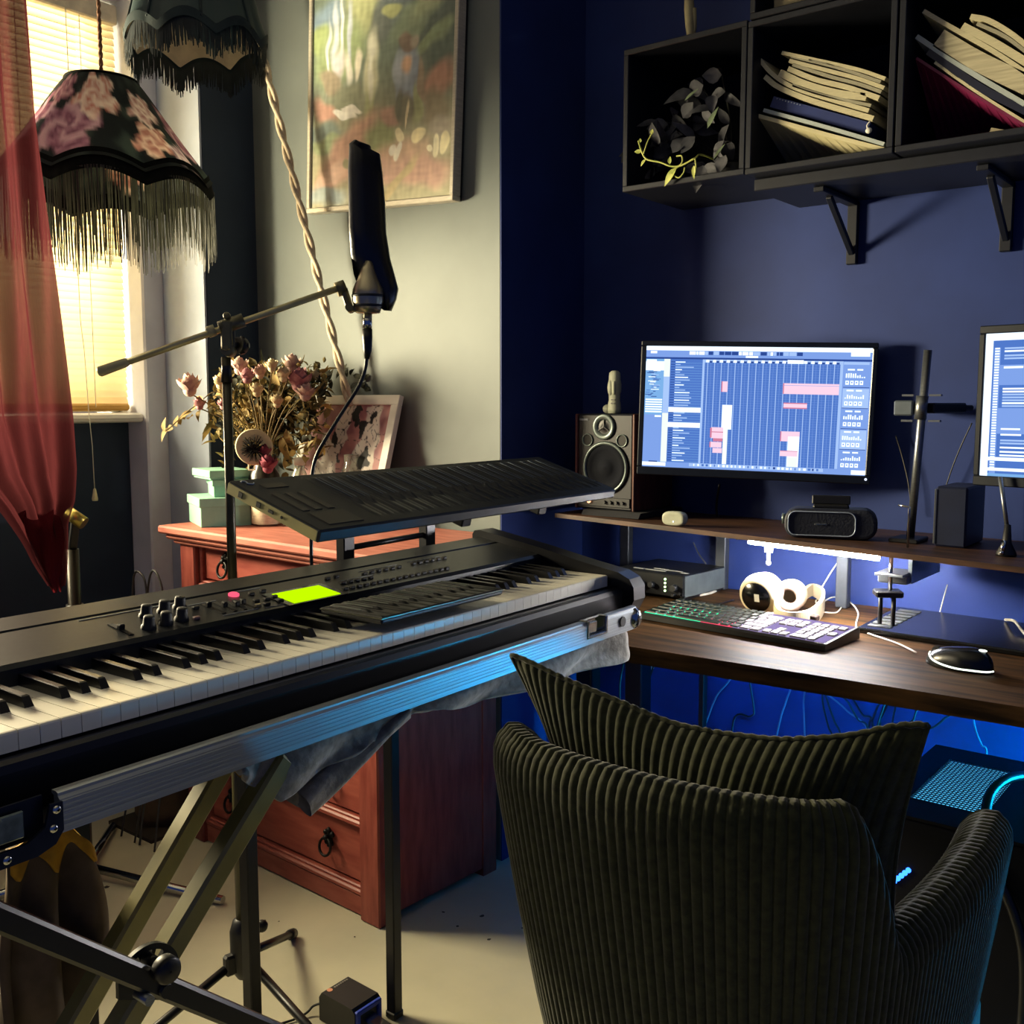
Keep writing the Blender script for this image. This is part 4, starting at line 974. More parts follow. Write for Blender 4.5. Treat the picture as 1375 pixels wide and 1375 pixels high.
# ================================================================ cloths hanging under the tray
def drape(name, label, cat, top, bot, X, mats, nu=90, nv=36, amp=.012, fr=9, seed=1, trim=None, thick=.012):
    """top and bot: edge lines as survey points on the plane x = X"""
    rr = random.Random(seed); ph = [rr.uniform(0, 6) for _ in range(4)]
    tp = [P(x, y, 'X', X) for x, y in top]; bt = [P(x, y, 'X', X) for x, y in bot]
    def along(L, u):
        k = u * (len(L) - 1); i = min(int(k), len(L) - 2); return L[i].lerp(L[i + 1], k - i)
    def f(u, v):
        p = along(tp, u).lerp(along(bt, u), v)
        w = sin(u * fr * 2 * PI + ph[0] + v * 1.3) * amp + sin(u * fr * 4.7 + ph[1] - v * 2) * amp * .6 + sin(v * 7 + u * 12 + ph[2]) * amp * .3
        return p + V((w * (.25 + .75 * v), w * .3 * v, sin(u * 40 + ph[3]) * .002 * v))
    t = thing(name, label, cat, sum(bt, V((0, 0, 0))) / len(bt))
    b = MB(); b.grid(f, nu, nv); o = part('cloth', b, mats[0], t); sm_ = o.modifiers.new('thick', 'SOLIDIFY'); sm_.thickness = thick; sm_.offset = 0
    return t, f
fleece = mat('grey_fleece', '85827a', .95, var=.25, scale=70, bump=.6, spec=.1, sheen=.3)
t, f = drape('fleece_blanket', 'grey fleece blanket bunched and hanging below the aluminium edge', 'blanket', [(312, 1022), (400, 985), (500, 955), (600, 925), (700, 885), (790, 862), (836, 848)], [(318, 1040), (372, 1074), (470, 1012), (548, 955), (640, 946), (745, 916), (838, 884)], -1.035, [fleece], amp=.009, fr=5, seed=3)
b = MB()                                                                                        # rolled fold at the low corner
r0, r1 = P(545, 955, 'X', -1.03), P(405, 1078, 'X', -1.05)
def froll(u, v):
    c = r0.lerp(r1, v); a = u * 2 * PI; r = lerp(.012, .021, v) * (1 + .12 * sin(a * 3 + v * 6)); d = (r1 - r0).normalized(); x, y, z = frame(d); return c + (x * cos(a) + y * sin(a)) * r
b.grid(froll, 36, 24); b.grid(lambda u, v: P(lerp(318, 405, u), lerp(lerp(1000, 985, u), lerp(1040, 1086, u ** 1.2), v), 'X', -1.06) + V((.008 * sin(u * 9 + v * 3), 0, 0)), 24, 16); part('rolled_fold', b, fleece, t)
b = MB(); b.grid(lambda u, v: P(lerp(306, 348, u), lerp(lerp(1018, 1002, u), lerp(1032, 1060, u), v), 'X', -1.04) + V((.005 * sin(u * 12), 0, 0)), 16, 12); part('yellow_corner', b, mat('ochre_fleece', '9a7420', .95, var=.3, scale=60, bump=.6), t, 'ochre yellow lined corner')
brown = mat('brown_grey_cloth', '5c5042', .9, var=.2, scale=25, bump=.3, spec=.15)
t, f = drape('hanging_cloth', 'brown-grey cloth with ochre top edge hanging at the lower left', 'cloth', [(5, 1140), (35, 1128), (65, 1118), (92, 1112), (120, 1142)], [(8, 1400), (40, 1420), (85, 1420), (120, 1330), (144, 1235)], -1.27, [brown], amp=.022, fr=2.3, seed=8, nu=70, nv=60)
b = MB(); b.grid(lambda u, v: f(u, lerp(0, .13 + .05 * sin(u * 15), v)) + V((.0085, 0, .004)), 50, 6); o = part('ochre_edge', b, mat('ochre_cloth', 'a67c1c', .85, var=.25, scale=40, bump=.3), t, 'ochre yellow turned edge'); sm_ = o.modifiers.new('thick', 'SOLIDIFY'); sm_.thickness = .004

# ================================================================ sustain pedal on the floor
pc_ = P(470, 1352, 'Z', .03); pv_ = P(512, 1345, 'Z', .03) - P(440, 1310, 'Z', .03); pa_ = math.atan2(pv_.y, pv_.x)
pd = thing('sustain_pedal', 'black sustain pedal with blue mouth on the floor by the square leg', 'pedal', (pc_.x, pc_.y, 0), pa_, local=True)
b = MB(); b.prism([(-.05, .002), (.046, .002), (.05, .012), (.05, .014), (.05, .05), (.042, .058), (-.042, .062), (-.05, .05)], (0, -.036, 0), (1, 0, 0), (0, 0, 1), (0, .072, 0)); part('housing', b, black_plastic, pd)
b = MB(); b.bb(.047, .056, -.034, .034, .044, .054, bev=.002); b.bb(.047, .056, -.034, -.024, .012, .05, bev=.002); b.bb(.047, .056, .024, .034, .012, .05, bev=.002); part('blue_lining', b, mat('blue_rubber', '1c3aa8', .5), pd, 'blue rubber lining of the mouth')
b = MB(); b.bar((.03, 0, .034), (.125, 0, .02), .03, .007, 0, .003); part('foot_lever', b, chrome, pd, 'chrome foot lever')
b = MB(); b.disc((-.036, -.02, .0624), (-.0, 0, 1), .006, 14); part('round_mark', b, mat('pale_orange_mark', 'd08a6a', .5), pd)
b = MB()
for i in range(7): b.bb(-.038, -.034, -.008 + i * .0055, -.0045 + i * .0055, .0615, .0624)
part('lettering', b, mat('grey_lettering', '77736c', .5), pd)
b = MB(); b.tube(curve([(-.05, -.02, .03), (-.075, -.028, .018), (-.085, -.06, .005), (-.12, -.2, .004), (-.05, -.5, .004)], 8), .0025, 7); part('lead', b, mat('black_rubber_cable', '101010', .4), pd)
# ================================================================ desk and raised shelf
fy = lambda x: 1.703 + (x + 1.05) * .054
dk = thing('desk', 'dark stained wooden desk along the navy wall', 'desk', (-.6, 2.1, 0))
deskw = mat('dark_stained_desk_wood', '1b120b', .58, c2='634626', scale=5, stretch=(1, 9, 9), detail=8, bump=.05, spec=.1, lo=.35, hi=.8)
XD0, XD1 = -1.60, .45
b = MB()
b.prism([(XD0, fy(XD0)), (XD1, fy(XD1)), (XD1, 2.405), (XD0, 2.405)], (0, 0, .712), (1, 0, 0), (0, 1, 0), (0, 0, .033)); part('desk_top', b, deskw, dk)
for x, y in ((-1.33, 2.2), (-1.55, 2.3), (.35, 1.9), (.35, 2.3)):
    b = MB(); b.bb(x - .025, x + .025, y - .025, y + .025, 0, .712, bev=.003); part('leg', b, sqm, dk)
b = MB(); b.bb(-1.5, .35, 2.33, 2.36, .66, .711); part('rear_rail', b, sqm, dk)
b = MB(); b.bb(-1.2, -1.185, 2.28, 2.3, 0, .712, bev=.002); part('leg', b, sqm, dk)
r0, r1 = P(745, 689, 'Y', 2.15), P(1375, 762, 'Y', 2.03); r2 = r0 + (r1 - r0) * 1.55
rs = thing('raised_shelf', 'narrow dark plank shelf raised on steel posts above the desk', 'shelf', (-.7, 2.25, .745))
b = MB(); bk0, bk2 = V((r0.x, 2.412, r0.z)), V((r2.x, 2.412, r2.z)); dn = V((0, 0, -.011))
b.hexa([r0 + dn, r2 + dn, bk2 + dn, bk0 + dn, r0, r2, bk2, bk0]); part('plank', b, mat('dark_shelf_wood', '33231c', .45, c2='563a2a', scale=6, stretch=(1, 8, 8), spec=.4), rs)
def shz(x, y=2.2): return lerp(r0.z, r2.z, (x - r0.x) / (r2.x - r0.x))
for x, y in ((-1.475, 2.37), (-1.195, 2.385), (-.862, 2.345), (-.05, 2.34)):
    b = MB(); b.bb(x - .014, x + .014, y - .012, y + .012, .746, shz(x) - .019, bev=.002); part('post', b, mat('grey_steel_post', '4a4f55', .4, .6), rs)

# ================================================================ screens
def screen_mats(): return [emat('screen_' + n, c, s) for n, c, s in (('blue', '5078c8', 1.05), ('white', 'e4f2ff', 1.4), ('pale', 'a4c2f2', 1.1), ('dark', '2e4c98', 1.0), ('pink', 'ecc8dc', 1.2), ('rose', 'd8829e', 1.0), ('mid', '7c9ee2', 1.1), ('cream', 'e4efe8', 1.2), ('sky', '7fb4ec', 1.0), ('black', '0d1a3c', 1.0), ('teal', '2f6aa8', 1.0))]
BLUE, WHT, PALE, DARK, PINK, ROSE, MID, CREAM, SKY, BLK_, TEAL = range(11)
def monitor(name, label, c, yaw, roll, w, content, bez, arm):
    c = V(c); r = V((cos(yaw), sin(yaw), 0)); n = V((-sin(yaw), cos(yaw), 0)); u = V((0, 0, 1))
    r, u = r * cos(roll) + u * sin(roll), u * cos(roll) - r * sin(roll); h = w * 9 / 16
    t = thing(name, label, 'monitor', c - u * h / 2)
    bl, bt, bb_ = bez; fr = (r, n, u)
    b = MB(); b.box(c + n * .017 + u * (bt - bb_) / 2, (w + 2 * bl, .024, h + bt + bb_), 0, .006, fr); b.box(c + n * .034, (w * .5, .02, h * .5), 0, .008, fr); part('housing', b, mat('monitor_black', '14181f', .35), t)
    b = MB()
    for x0, x1, z0, z1 in ((-w / 2 - bl, w / 2 + bl, h / 2, h / 2 + bt), (-w / 2 - bl, w / 2 + bl, -h / 2 - bb_, -h / 2), (-w / 2 - bl, -w / 2, -h / 2, h / 2), (w / 2, w / 2 + bl, -h / 2, h / 2)):
        b.box(c + r * (x0 + x1) / 2 + u * (z0 + z1) / 2 + n * .001, (x1 - x0, .012, z1 - z0), 0, .002, fr)
    part('bezel', b, mat('bezel_black', '161a22', .3), t)
    b = MB(); k = [0]
    def rect(x0, y0, x1, y1, m):
        k[0] += 1; q = lambda x, y: c + r * (x - .5) * w + u * (.5 - y) * h - n * (.0000015 * k[0])
        b.add([q(x0, y1), q(x1, y1), q(x1, y0), q(x0, y0)], [(0, 1, 2, 3)], m)
    content(rect); part('screen', b, screen_mats(), t, 'lit screen with audio tracks')
    return t, c, r, n, u, h
def arrange(R_):
    rn = random.Random(2)
    R_(0, 0, 1, 1, MID); R_(0, 0, 1, .035, WHT); R_(0, .035, 1, .1, MID); R_(0, .09, 1, .105, DARK)
    x = .2
    R_(.02, .04, .05, .06, WHT)
    while x < .7:
        w_ = rn.uniform(.006, .03); R_(x, .04, x + w_, .068, rn.choice((WHT, PALE, WHT, PALE, DARK))); x += w_ + .003
    R_(.455, .072, .51, .088, WHT); R_(.91, .035, .99, .066, WHT)
    R_(0, .105, .085, .97, SKY); R_(.003, .11, .05, .125, WHT); R_(.0, .125, .085, .2, WHT)
    for i in range(26):
        y = .2 + i * .0085; x0 = rn.uniform(0, .04); R_(x0, y, x0 + rn.uniform(.01, .04), y + .006, rn.choice((DARK, BLUE, PALE, DARK, WHT)))
    for i in range(6): R_(.004, .435 + i * .02, .082, .447 + i * .02, WHT)
    R_(0, .565, .085, .97, MID); R_(.05, .57, .08, .585, WHT)
    R_(.085, .105, .113, .97, CREAM); R_(.085, .25, .113, .55, PALE)
    R_(.113, .105, .262, .97, BLUE); R_(.262, .105, .272, .97, PALE)
    for i in range(40):
        y = .125 + i * .0208
        if i in (18, 19, 24, 25): R_(.113, y, .262, y + .02, WHT); continue
        R_(.117, y, .136, y + .006, DARK); R_(.138, y, .138 + rn.uniform(.02, .085), y + .008, PALE if i % 3 else WHT); R_(.138, y + .011, .262, y + .013, SKY)
    R_(.272, .105, .868, .13, PALE)
    for i in range(19): x = .278 + i * .031; R_(x, .108, x + .014, .128, WHT); R_(x + .015, .116, x + .028, .13, DARK)
    R_(.272, .13, .868, .955, BLUE)
    for i in range(42): R_(.272, .14 + i * .0195, .868, .1412 + i * .0195, MID)
    for i in range(19): x = .284 + i * .031; R_(x, .13, x + .0035, .955, PALE); R_(x + .0155, .13, x + .0165, .955, MID)
    R_(.64, .1, .71, .13, WHT)
    R_(.355, .28, .38, .365, PINK); R_(.352, .28, .357, .365, ROSE)
    R_(.36, .47, .405, .67, WHT); R_(.37, .67, .39, .955, CREAM); R_(.372, .47, .384, .955, WHT)
    R_(.315, .655, .37, .745, PINK); R_(.31, .66, .318, .74, ROSE); R_(.315, .69, .37, .697, ROSE); R_(.312, .775, .365, .82, PINK); R_(.31, .775, .315, .82, ROSE); R_(.325, .825, .368, .865, PINK); R_(.325, .745, .368, .77, ROSE)
    R_(.63, .285, .868, .37, PINK); R_(.63, .3, .868, .303, MID); R_(.626, .285, .631, .37, ROSE)
    R_(.632, .44, .735, .485, PINK); R_(.632, .44, .735, .448, ROSE); R_(.632, .478, .735, .487, ROSE)
    R_(.628, .67, .71, .75, PINK); R_(.625, .67, .63, .75, ROSE); R_(.66, .71, .71, .955, WHT); R_(.628, .825, .705, .87, PINK); R_(.628, .825, .705, .83, ROSE); R_(.664, .88, .705, .955, CREAM)
    R_(.868, .105, .88, .97, PALE); R_(.88, .105, 1, .97, MID); R_(.882, .11, .99, .13, PALE)
    for i in range(5):
        y = .155 + i * .163
        R_(.884, y, .995, y + .15, PALE if i % 2 else MID); R_(.9, y + .008, .93, y + .02, WHT); R_(.94, y + .008, .965, y + .02, WHT)
        for j in range(4): R_(.893 + j * .02, y + .1, .908 + j * .02, y + .132, WHT); R_(.897 + j * .02, y + .108, .903 + j * .02, y + .12, MID)
        for j in range(9): R_(.893 + j * .0095, y + rn.uniform(.04, .07), .899 + j * .0095, y + .078, WHT)
        R_(.884, y + .15, .995, y + .155, DARK)
    R_(0, .955, 1, 1, MID); R_(.22, .958, .82, .985, PALE)
    for i in range(30): x = .24 + i * .019; R_(x, .962, x + rn.uniform(.004, .014), .98, rn.choice((WHT, DARK, BLUE, WHT)))
    R_(0, .96, .11, .99, WHT); R_(.94, .96, 1, .995, WHT); R_(.03, .95, .07, .96, DARK)
def mixer(R_):
    rn = random.Random(9)
    R_(0, 0, 1, 1, SKY); R_(0, 0, 1, .05, WHT); R_(.04, .05, 1, .085, MID); R_(.15, .052, .3, .07, WHT)
    R_(0, .05, .03, 1, WHT); R_(.03, .05, .34, .98, BLUE); R_(.035, .1, .06, .98, MID)
    for i in range(46): y = .1 + i * .0185; R_(.038, y, .056, y + .011, WHT); R_(.3, y, .33, y + .012, WHT)
    for y, w_ in ((.1, .2), (.12, .09), (.15, .22), (.17, .22), (.22, .08), (.38, .1), (.4, .12), (.42, .2), (.44, .2), (.46, .2), (.48, .14), (.5, .15), (.7, .08), (.74, .2), (.76, .2), (.79, .1), (.82, .12), (.845, .14)): R_(.075, y, .075 + w_, y + .012, WHT if w_ < .15 else PALE)
    R_(.06, .22, .29, .36, MID); R_(.075, .23, .15, .245, WHT); R_(.06, .52, .29, .7, MID); R_(.075, .66, .15, .672, WHT)
    R_(.03, .865, .34, .89, WHT); R_(.03, .94, .34, .962, WHT)
    R_(.35, .085, 1, 1, TEAL); R_(.36, .1, 1, .2, PALE)
    for i in range(16):
        x = .36 + i * .04; R_(x, .2, x + .036, .64, TEAL if i % 2 else MID); R_(x, .65, x + .036, .68, DARK); R_(x, .7, x + .036, .98, MID); R_(x + .014, .72, x + .02, .86, BLK_); R_(x + .006, .745 + .05 * rn.random(), x + .028, .77 + .05 * rn.random(), WHT); R_(x + .004, .88, x + .03, .95, PALE)
m1, c1_, r1_, n1_, u1_, h1_ = monitor('monitor', 'lit monitor showing audio tracks with pink and white clips', (-1.066, 2.272, 1.209), .377, -.026, .52, arrange, (.012, .012, .02), None)
b = MB(); b.lathe([(.003, 0), (.0028, .0015), (.001, .002)], c1_ + r1_ * .262 - u1_ * (h1_ / 2 + .008) - n1_ * .0055, 12, axis=-n1_); part('power_light', b, emat('white_power_led', 'dfeaff', 1.6), m1)
q = P(1322, 455, 'Y', 2.2); q2 = P(1318, 632, 'Y', 2.2); yw = -.2; w2 = .5
m2, c2_, r2_, n2_, u2_, h2_ = monitor('monitor', 'lit monitor cut off by the right edge, showing a mixer list', ((q + q2) / 2 + V((cos(yw), sin(yw), 0)) * w2 / 2), yw, 0, w2, mixer, (.012, .016, .02), None)

# post that carries the monitor arms
pb_, pt_ = P(1222, 722, 'Y', 2.25), P(1246, 470, 'Y', 2.25)
ma = thing('monitor_mount', 'slim steel monitor arm post clamped to the raised shelf', 'monitor arm', pb_)
b = MB(); b.cyl(V((pb_.x, 2.25, shz(pb_.x))), pt_, .0085, n=14); part('post', b, steel, ma)
q = P(1237, 548, 'Y', 2.25); dv = (pt_ - pb_).normalized()
b = MB(); b.cyl(q - dv * .024, q + dv * .026, .0125, n=16); part('collar', b, steel, ma)
b = MB(); b.box(q + V((-.035, .0, 0)), (.04, .018, .032), 0, .003); part('arm_block', b, mat('dull_grey_block', '5a636c', .5, .4), ma)
for sx in (-1, 1):
    b = MB(); k_ = V((q.x + sx * .045, 2.385, q.z)); b.bar(q + V((sx * .012, .012, 0)), k_, .026, .022, 0, .003); b.bar(k_, V((q.x + sx * .06, 2.402, q.z)), .026, .012, 0, .003); part('arm', b, black_metal, ma)
    for s_ in (-1, 1):
        b = MB(); b.bb(q.x + sx * .028 - .012, q.x + sx * .028 + .012, q.y - .004, q.y + .008, q.z + s_ * .027 - .002, q.z + s_ * .027 + .002); part('clip_strip', b, steel, ma)
b = MB(); x = pb_.x; zs = shz(x)
b.bb(x - .03, x + .03, 2.2, 2.28, zs, zs + .009, bev=.002); part('base_plate', b, black_metal, ma)
b = MB(); b.bb(x - .028, x + .03, 2.115, 2.2, .868, .874, bev=.001); b.bb(x + .026, x + .034, 2.16, 2.36, .85, zs - .018); b.bb(x - .03, x + .032, 2.14, 2.17, .85, .868, bev=.003); part('clamp_plate', b, steel, ma)
b = MB(); b.cyl((x + .002, 2.125, .835), (x + .002, 2.125, zs - .02), .0045, n=12); part('clamp_screw', b, chrome, ma)
b = MB(); b.box((x - .002, 2.125, .832), (.055, .04, .014), 0, .003, (V((.85, .5, 0)).normalized(), V((-.5, .85, 0)).normalized(), V((0, 0, 1)))); b.cyl((x - .018, 2.13, .765), (x - .018, 2.13, .83), .0045, n=10); b.cyl((x + .012, 2.12, .765), (x + .012, 2.12, .83), .0045, n=10); part('clamp_handle', b, black_metal, ma)
hx = P(1219, 730, 'Y', 2.12); h1 = P(1221, 681, 'Y', 2.12); h2 = P(1206, 678, 'Y', 2.12)
hx.z = shz(hx.x) + .003; b = MB(); b.tube([hx, hx + (h1 - hx) * .9, h1, h1 + (h2 - h1) * .25, h2], .0024, 6); solo('hex_key', b, chrome, 'small bent steel hex key standing at the foot of the monitor post', 'hex key')

# ================================================================ things on the raised shelf
sx0, sx1 = -1.528, -1.347; sz0 = shz(-1.44) + .014
spk = thing('studio_speaker', 'small studio speaker with wooden sides and round grey woofer ring', 'speaker', (-1.437, 2.29, sz0)); SH_ = 1.196 - sz0
b = MB(); b.bb(sx0 + .007, sx1 - .007, 2.2, 2.39, sz0, sz0 + SH_, bev=.004); part('cabinet', b, mat('speaker_charcoal', '0c0f1a', .5, var=.15), spk)
b = MB()
for xx in (sx0, sx1 - .007):
    b = MB(); b.bb(xx, xx + .007, 2.197, 2.39, sz0, sz0 + SH_, bev=.002); part('wooden_side', b, mat('reddish_wood_side', '4a2a22', .45, c2='6a3c30', scale=8, stretch=(6, 6, 1)), spk)
scx = (sx0 + sx1) / 2; ay = V((0, -1, 0)); rim = mat('speaker_ring_grey', '5c6664', .35, .5)
b = MB(); b.lathe([(.066, 0), (.068, .004), (.064, .007), (.059, .005), (.058, 0)], (scx + .004, 2.2, sz0 + .108), 40, axis=ay); wf = part('woofer_ring', b, rim, spk)
b = MB(); b.lathe([(.058, .001), (.053, .004), (.046, .001), (.022, -.004 + .006), (.02, .004), (.001, .006)], (scx + .004, 2.199, sz0 + .108), 36, axis=ay); part('cone', b, mat('paper_cone', '0c0f18', .9, spec=.2), wf)
b = MB(); b.lathe([(.033, 0), (.033, .004), (.03, .006), (.019, .003), (.018, .001)], (scx - .002, 2.2, sz0 + .212), 32, axis=ay); tw = part('tweeter_ring', b, rim, spk)
b = MB()
for k in range(3):
    a = PI / 2 + k * 2.094; b.bar(V((scx - .002, 2.196, sz0 + .212)), V((scx - .002 + .018 * cos(a), 2.197, sz0 + .212 + .018 * sin(a))), .003, .002)
b.lathe([(.018, .001), (.009, .001), (.007, .003), (.001, .005)], (scx - .002, 2.2, sz0 + .212), 20, axis=ay); part('dome', b, black_plastic, tw)
for s_ in (-1, 1):
    b = MB(); b.lathe([(.0145, 0), (.0165, .002), (.0165, .003), (.0145, .0035), (.013, .001)], (scx + s_ * .052, 2.2, sz0 + .178), 26, axis=ay); b.disc((scx + s_ * .052, 2.1993, sz0 + .178), ay, .013, 22, 1); part('port_ring', b, [rim, mat('slot_black', '020203', .7)], spk)
b = MB(); b.bb(sx0 + .012, sx1 - .012, 2.196, 2.201, sz0 + .008, sz0 + .032, bev=.001); part('control_strip', b, dark_plastic, spk)
for k in range(4):
    b = MB(); b.cyl((scx + .004 + k * .018, 2.197, sz0 + .02), (scx + .004 + k * .018, 2.19, sz0 + .02), .0045, n=12); part('knob', b, dark_plastic, spk)
b = MB(); b.ball((scx - .043, 2.193, sz0 + .021), .0055, 12, 0, 8); part('lit_knob', b, emat('warm_lit_knob', 'ffb07a', 3.5), spk, 'glowing orange knob')
b = MB(); b.bb(sx0 + .012, sx0 + .04, 2.1985, 2.2005, SH_ + sz0 - .017, SH_ + sz0 - .012, bev=.0005); part('name_badge', b, mat('pale_badge', '7c8490', .4), spk)
b = MB(); b.hexa([(sx0 + .04, 2.17, sz0 - .0135), (sx1 + .03, 2.17, sz0 - .0135), (sx1 + .03, 2.39, sz0 - .0135), (sx0 + .04, 2.39, sz0 - .0135), (sx0 + .04, 2.18, sz0 - .0005), (sx1 + .03, 2.18, sz0 - .0005), (sx1 + .03, 2.39, sz0 - .0005), (sx0 + .04, 2.39, sz0 - .0005)]); solo('speaker_pad', b, mat('dark_foam', '12131a', .9), 'dark foam wedge under the studio speaker', 'pad')
# pale statuette on top of the speaker
sf = V((-1.432, 2.235, 1.1965)); st = mat('pale_stone', 'a9ad98', .6, var=.1, scale=60)
fg = thing('statuette', 'small pale stone statuette on top of the studio speaker', 'statuette', sf)
b = MB(); b.lathe([(.001, .001), (.016, .001), (.017, .012), (.0155, .028), (.014, .034), (.0145, .05), (.0165, .056), (.017, .075), (.0145, .088), (.0145, .094), (.0135, .104), (.008, .109), (.001, .11)], sf, 20, mod=lambda a, i, r, h: (r * (1 + .08 * cos(2 * a)), h)); part('figure', b, st, fg)
b = MB(); b.ball(sf + V((.006, -.012, .066)), (.006, .006, .018), 10); b.ball(sf + V((-.005, -.012, .066)), (.0085, .006, .02), 10); b.ball(sf + V((-.02, .0, .012)), (.014, .012, .012), 12); part('carving', b, st, fg)
b = MB()
for z in (.025, .034): b.bb(sf.x, sf.x + .012, sf.y - .0175, sf.y - .014, sf.z + z, sf.z + z + .003)
part('dark_groove', b, black_plastic, fg)
# earbud case
q = P(906, 706, 'Z', shz(-1.2)); e = thing('earbud_case', 'rounded pale earbud case on the raised shelf', 'case', q)
b = MB(); b.prism([(lambda a: (.029 * math.copysign(abs(cos(a)) ** .6, cos(a)), .0175 + .017 * math.copysign(abs(sin(a)) ** .75, sin(a))))(2 * PI * k / 40) for k in range(40)], q + V((0, -.011, 0)), V((1, .1, 0)), (0, 0, 1), (0, .022, 0)); o = part('shell', b, mat('pale_glossy_shell', 'b5b7a4', .3), e); mo = o.modifiers.new('b', 'BEVEL'); mo.width = .006; mo.segments = 3
b = MB(); b.ball(q + V((.002, -.0115, .011)), .0016, 8); part('status_light', b, emat('white_status_led', 'eef6ff', 2.5), e)
# portable speaker
q0, q1 = P(1052, 722, 'Z', shz(-.9)), P(1178, 728, 'Z', shz(-.75)); cc = (q0 + q1) / 2; zz = shz(-.8)
bx = thing('portable_speaker', 'dark rounded portable speaker with silver outline on the shelf', 'speaker', (cc.x, cc.y + .05, zz))
Lx = (q1 - q0).length; dx_ = V(((q1 - q0).x, (q1 - q0).y, 0)).normalized(); dy_ = V((-dx_.y, dx_.x, 0)); c_ = V((cc.x, cc.y, zz)) + dy_ * .035
def rr(w_, h_, r_, n=8):
    return [(sx * (w_ / 2 - r_) + r_ * cos(a0 + PI / 2 * k / n), sz * (h_ / 2 - r_) + r_ * sin(a0 + PI / 2 * k / n)) for sx, sz, a0 in ((1, 1, 0), (-1, 1, PI / 2), (-1, -1, PI), (1, -1, 1.5 * PI)) for k in range(n + 1)]
hS = .066
b = MB(); b.prism(rr(Lx, hS, .028), c_ + V((0, 0, hS / 2 + .0008)) - dy_ * .03, dx_, V((0, 0, 1)), dy_ * .062); o = part('body', b, mat('navy_black_fabric', '0f1526', .6, var=.2, scale=200, bump=.3), bx); mo = o.modifiers.new('b', 'BEVEL'); mo.width = .008; mo.segments = 3; mo.limit_method = 'ANGLE'
b = MB(); pts = [c_ - dx_ * .018 + dx_ * x + V((0, 0, hS / 2 + .001 + z)) - dy_ * .0315 for x, z in rr(Lx * .72, hS * .78, .016)]; b.tube(pts, .0015, 6, closed=True); part('silver_outline', b, mat('silver_trim', '9aa6ba', .35, .2), bx)
b = MB(); b.box(c_ - dx_ * .02 + V((0, 0, hS / 2)) - dy_ * .031, (.026, .002, .004), 0, .0008, (dx_, dy_, V((0, 0, 1)))); part('name_badge', b, chrome, bx)
b = MB(); b.box(c_ + V((0, 0, hS + .004)), (.075, .03, .009), 0, .003, (dx_, dy_, V((0, 0, 1)))); b.box(c_ + V((0, .0, hS + .018)), (.08, .006, .02), 0, .002, (dx_, dy_, V((0, 0, 1)))); part('top_handle', b, black_plastic, bx)
b = MB(); b.cyl(c_ - dx_ * (Lx / 2 - .002) + V((0, 0, .04)), c_ - dx_ * (Lx / 2 + .006) + V((0, 0, .04)), .012, n=18); part('end_cap', b, rim, bx)
# upright drive
q0, q1 = P(1253, 738, 'Y', 2.2), P(1300, 655, 'Y', 2.2); zz = shz(q0.x); d = thing('upright_drive', 'slim dark upright box standing on the shelf between the monitors', 'hard drive', ((q0.x + q1.x) / 2, 2.27, zz))
b = MB(); b.bb(q0.x, q1.x, 2.2, 2.34, zz + .0005, q1.z, bev=.004); part('case', b, mat('dark_blue_plastic', '141b33', .4), d)
b = MB(); b.bb(q0.x - .001, q0.x + .001, 2.197, 2.201, zz + .006, q1.z - .006); part('edge_strip', b, steel, d)
# tapered desktop aerial / stalk under the second monitor
q0, q1, q2 = P(1351, 745, 'Y', 2.16), P(1347, 700, 'Y', 2.165), P(1343, 640, 'Y', 2.17); q0.z = shz(q0.x) + .001
a_ = thing('table_stalk', 'thin grey stalk on a dark cone base below the right monitor', 'stand', q0)
b = MB(); b.lathe([(.001, 0), (.019, 0), (.019, .004), (.009, .024), (.006, .06), (.001, .062)], q0, 18); part('cone_base', b, black_plastic, a_)
b = MB(); b.cyl(q0 + V((0, 0, .05)), q2, .0042, n=10); part('stalk', b, steel, a_)
b = MB(); b.cyl(q0 + V((-.004, -.018, .006)), q0 + V((-.002, -.012, .03)), .0045, n=10); b.ball(q0 + V((-.004, -.019, .007)), .0048, 8); part('tip', b, chrome, a_)
# LED bar under the shelf edge
l0, l1 = P(1006, 727, 'Y', 2.135), P(1180, 749.5, 'Y', 2.095)
lb = thing('light_bar', 'bright white light bar fixed under the raised shelf', 'lamp', (l0 + l1) / 2)
b = MB(); b.cyl(l0 + V((0, 0, 0)), l1, .0055, n=14); part('lit_tube', b, emat('white_led_tube', 'f4f0ee', 640), lb)
b = MB(); b.bar(l0 + V((-.012, .003, .0072)), l1 + V((.006, .003, .0072)), .016, .003, 0, .001); part('housing', b, black_plastic, lb)
b = MB(); q = l0.lerp(l1, .14) + V((0, .012, 0)); b.bb(q.x - .009, q.x + .009, q.y, q.y + .008, q.z - .022, q.z + .004, bev=.001); b.cyl(q + V((0, .004, -.045)), q + V((0, .004, -.02)), .004, n=10); b.ball(q + V((0, .004, -.046)), .006, 10); b.bar(q + V((0, .006, .01)), V((q.x, 2.2, q.z + .012)), .02, .006); part('bracket', b, mat('pale_bracket', 'b9bcc4', .4, .3), lb)
b = MB(); q = l0 + V((-.03, .0, .004)); b.ball(q, .0035, 8); b.tube(curve([l0 + V((-.008, 0, .006)), q, q + V((-.06, .06, .003)), q + V((-.1, .2, -.002))], 5), .0018, 6); part('lead', b, black_plastic, lb)

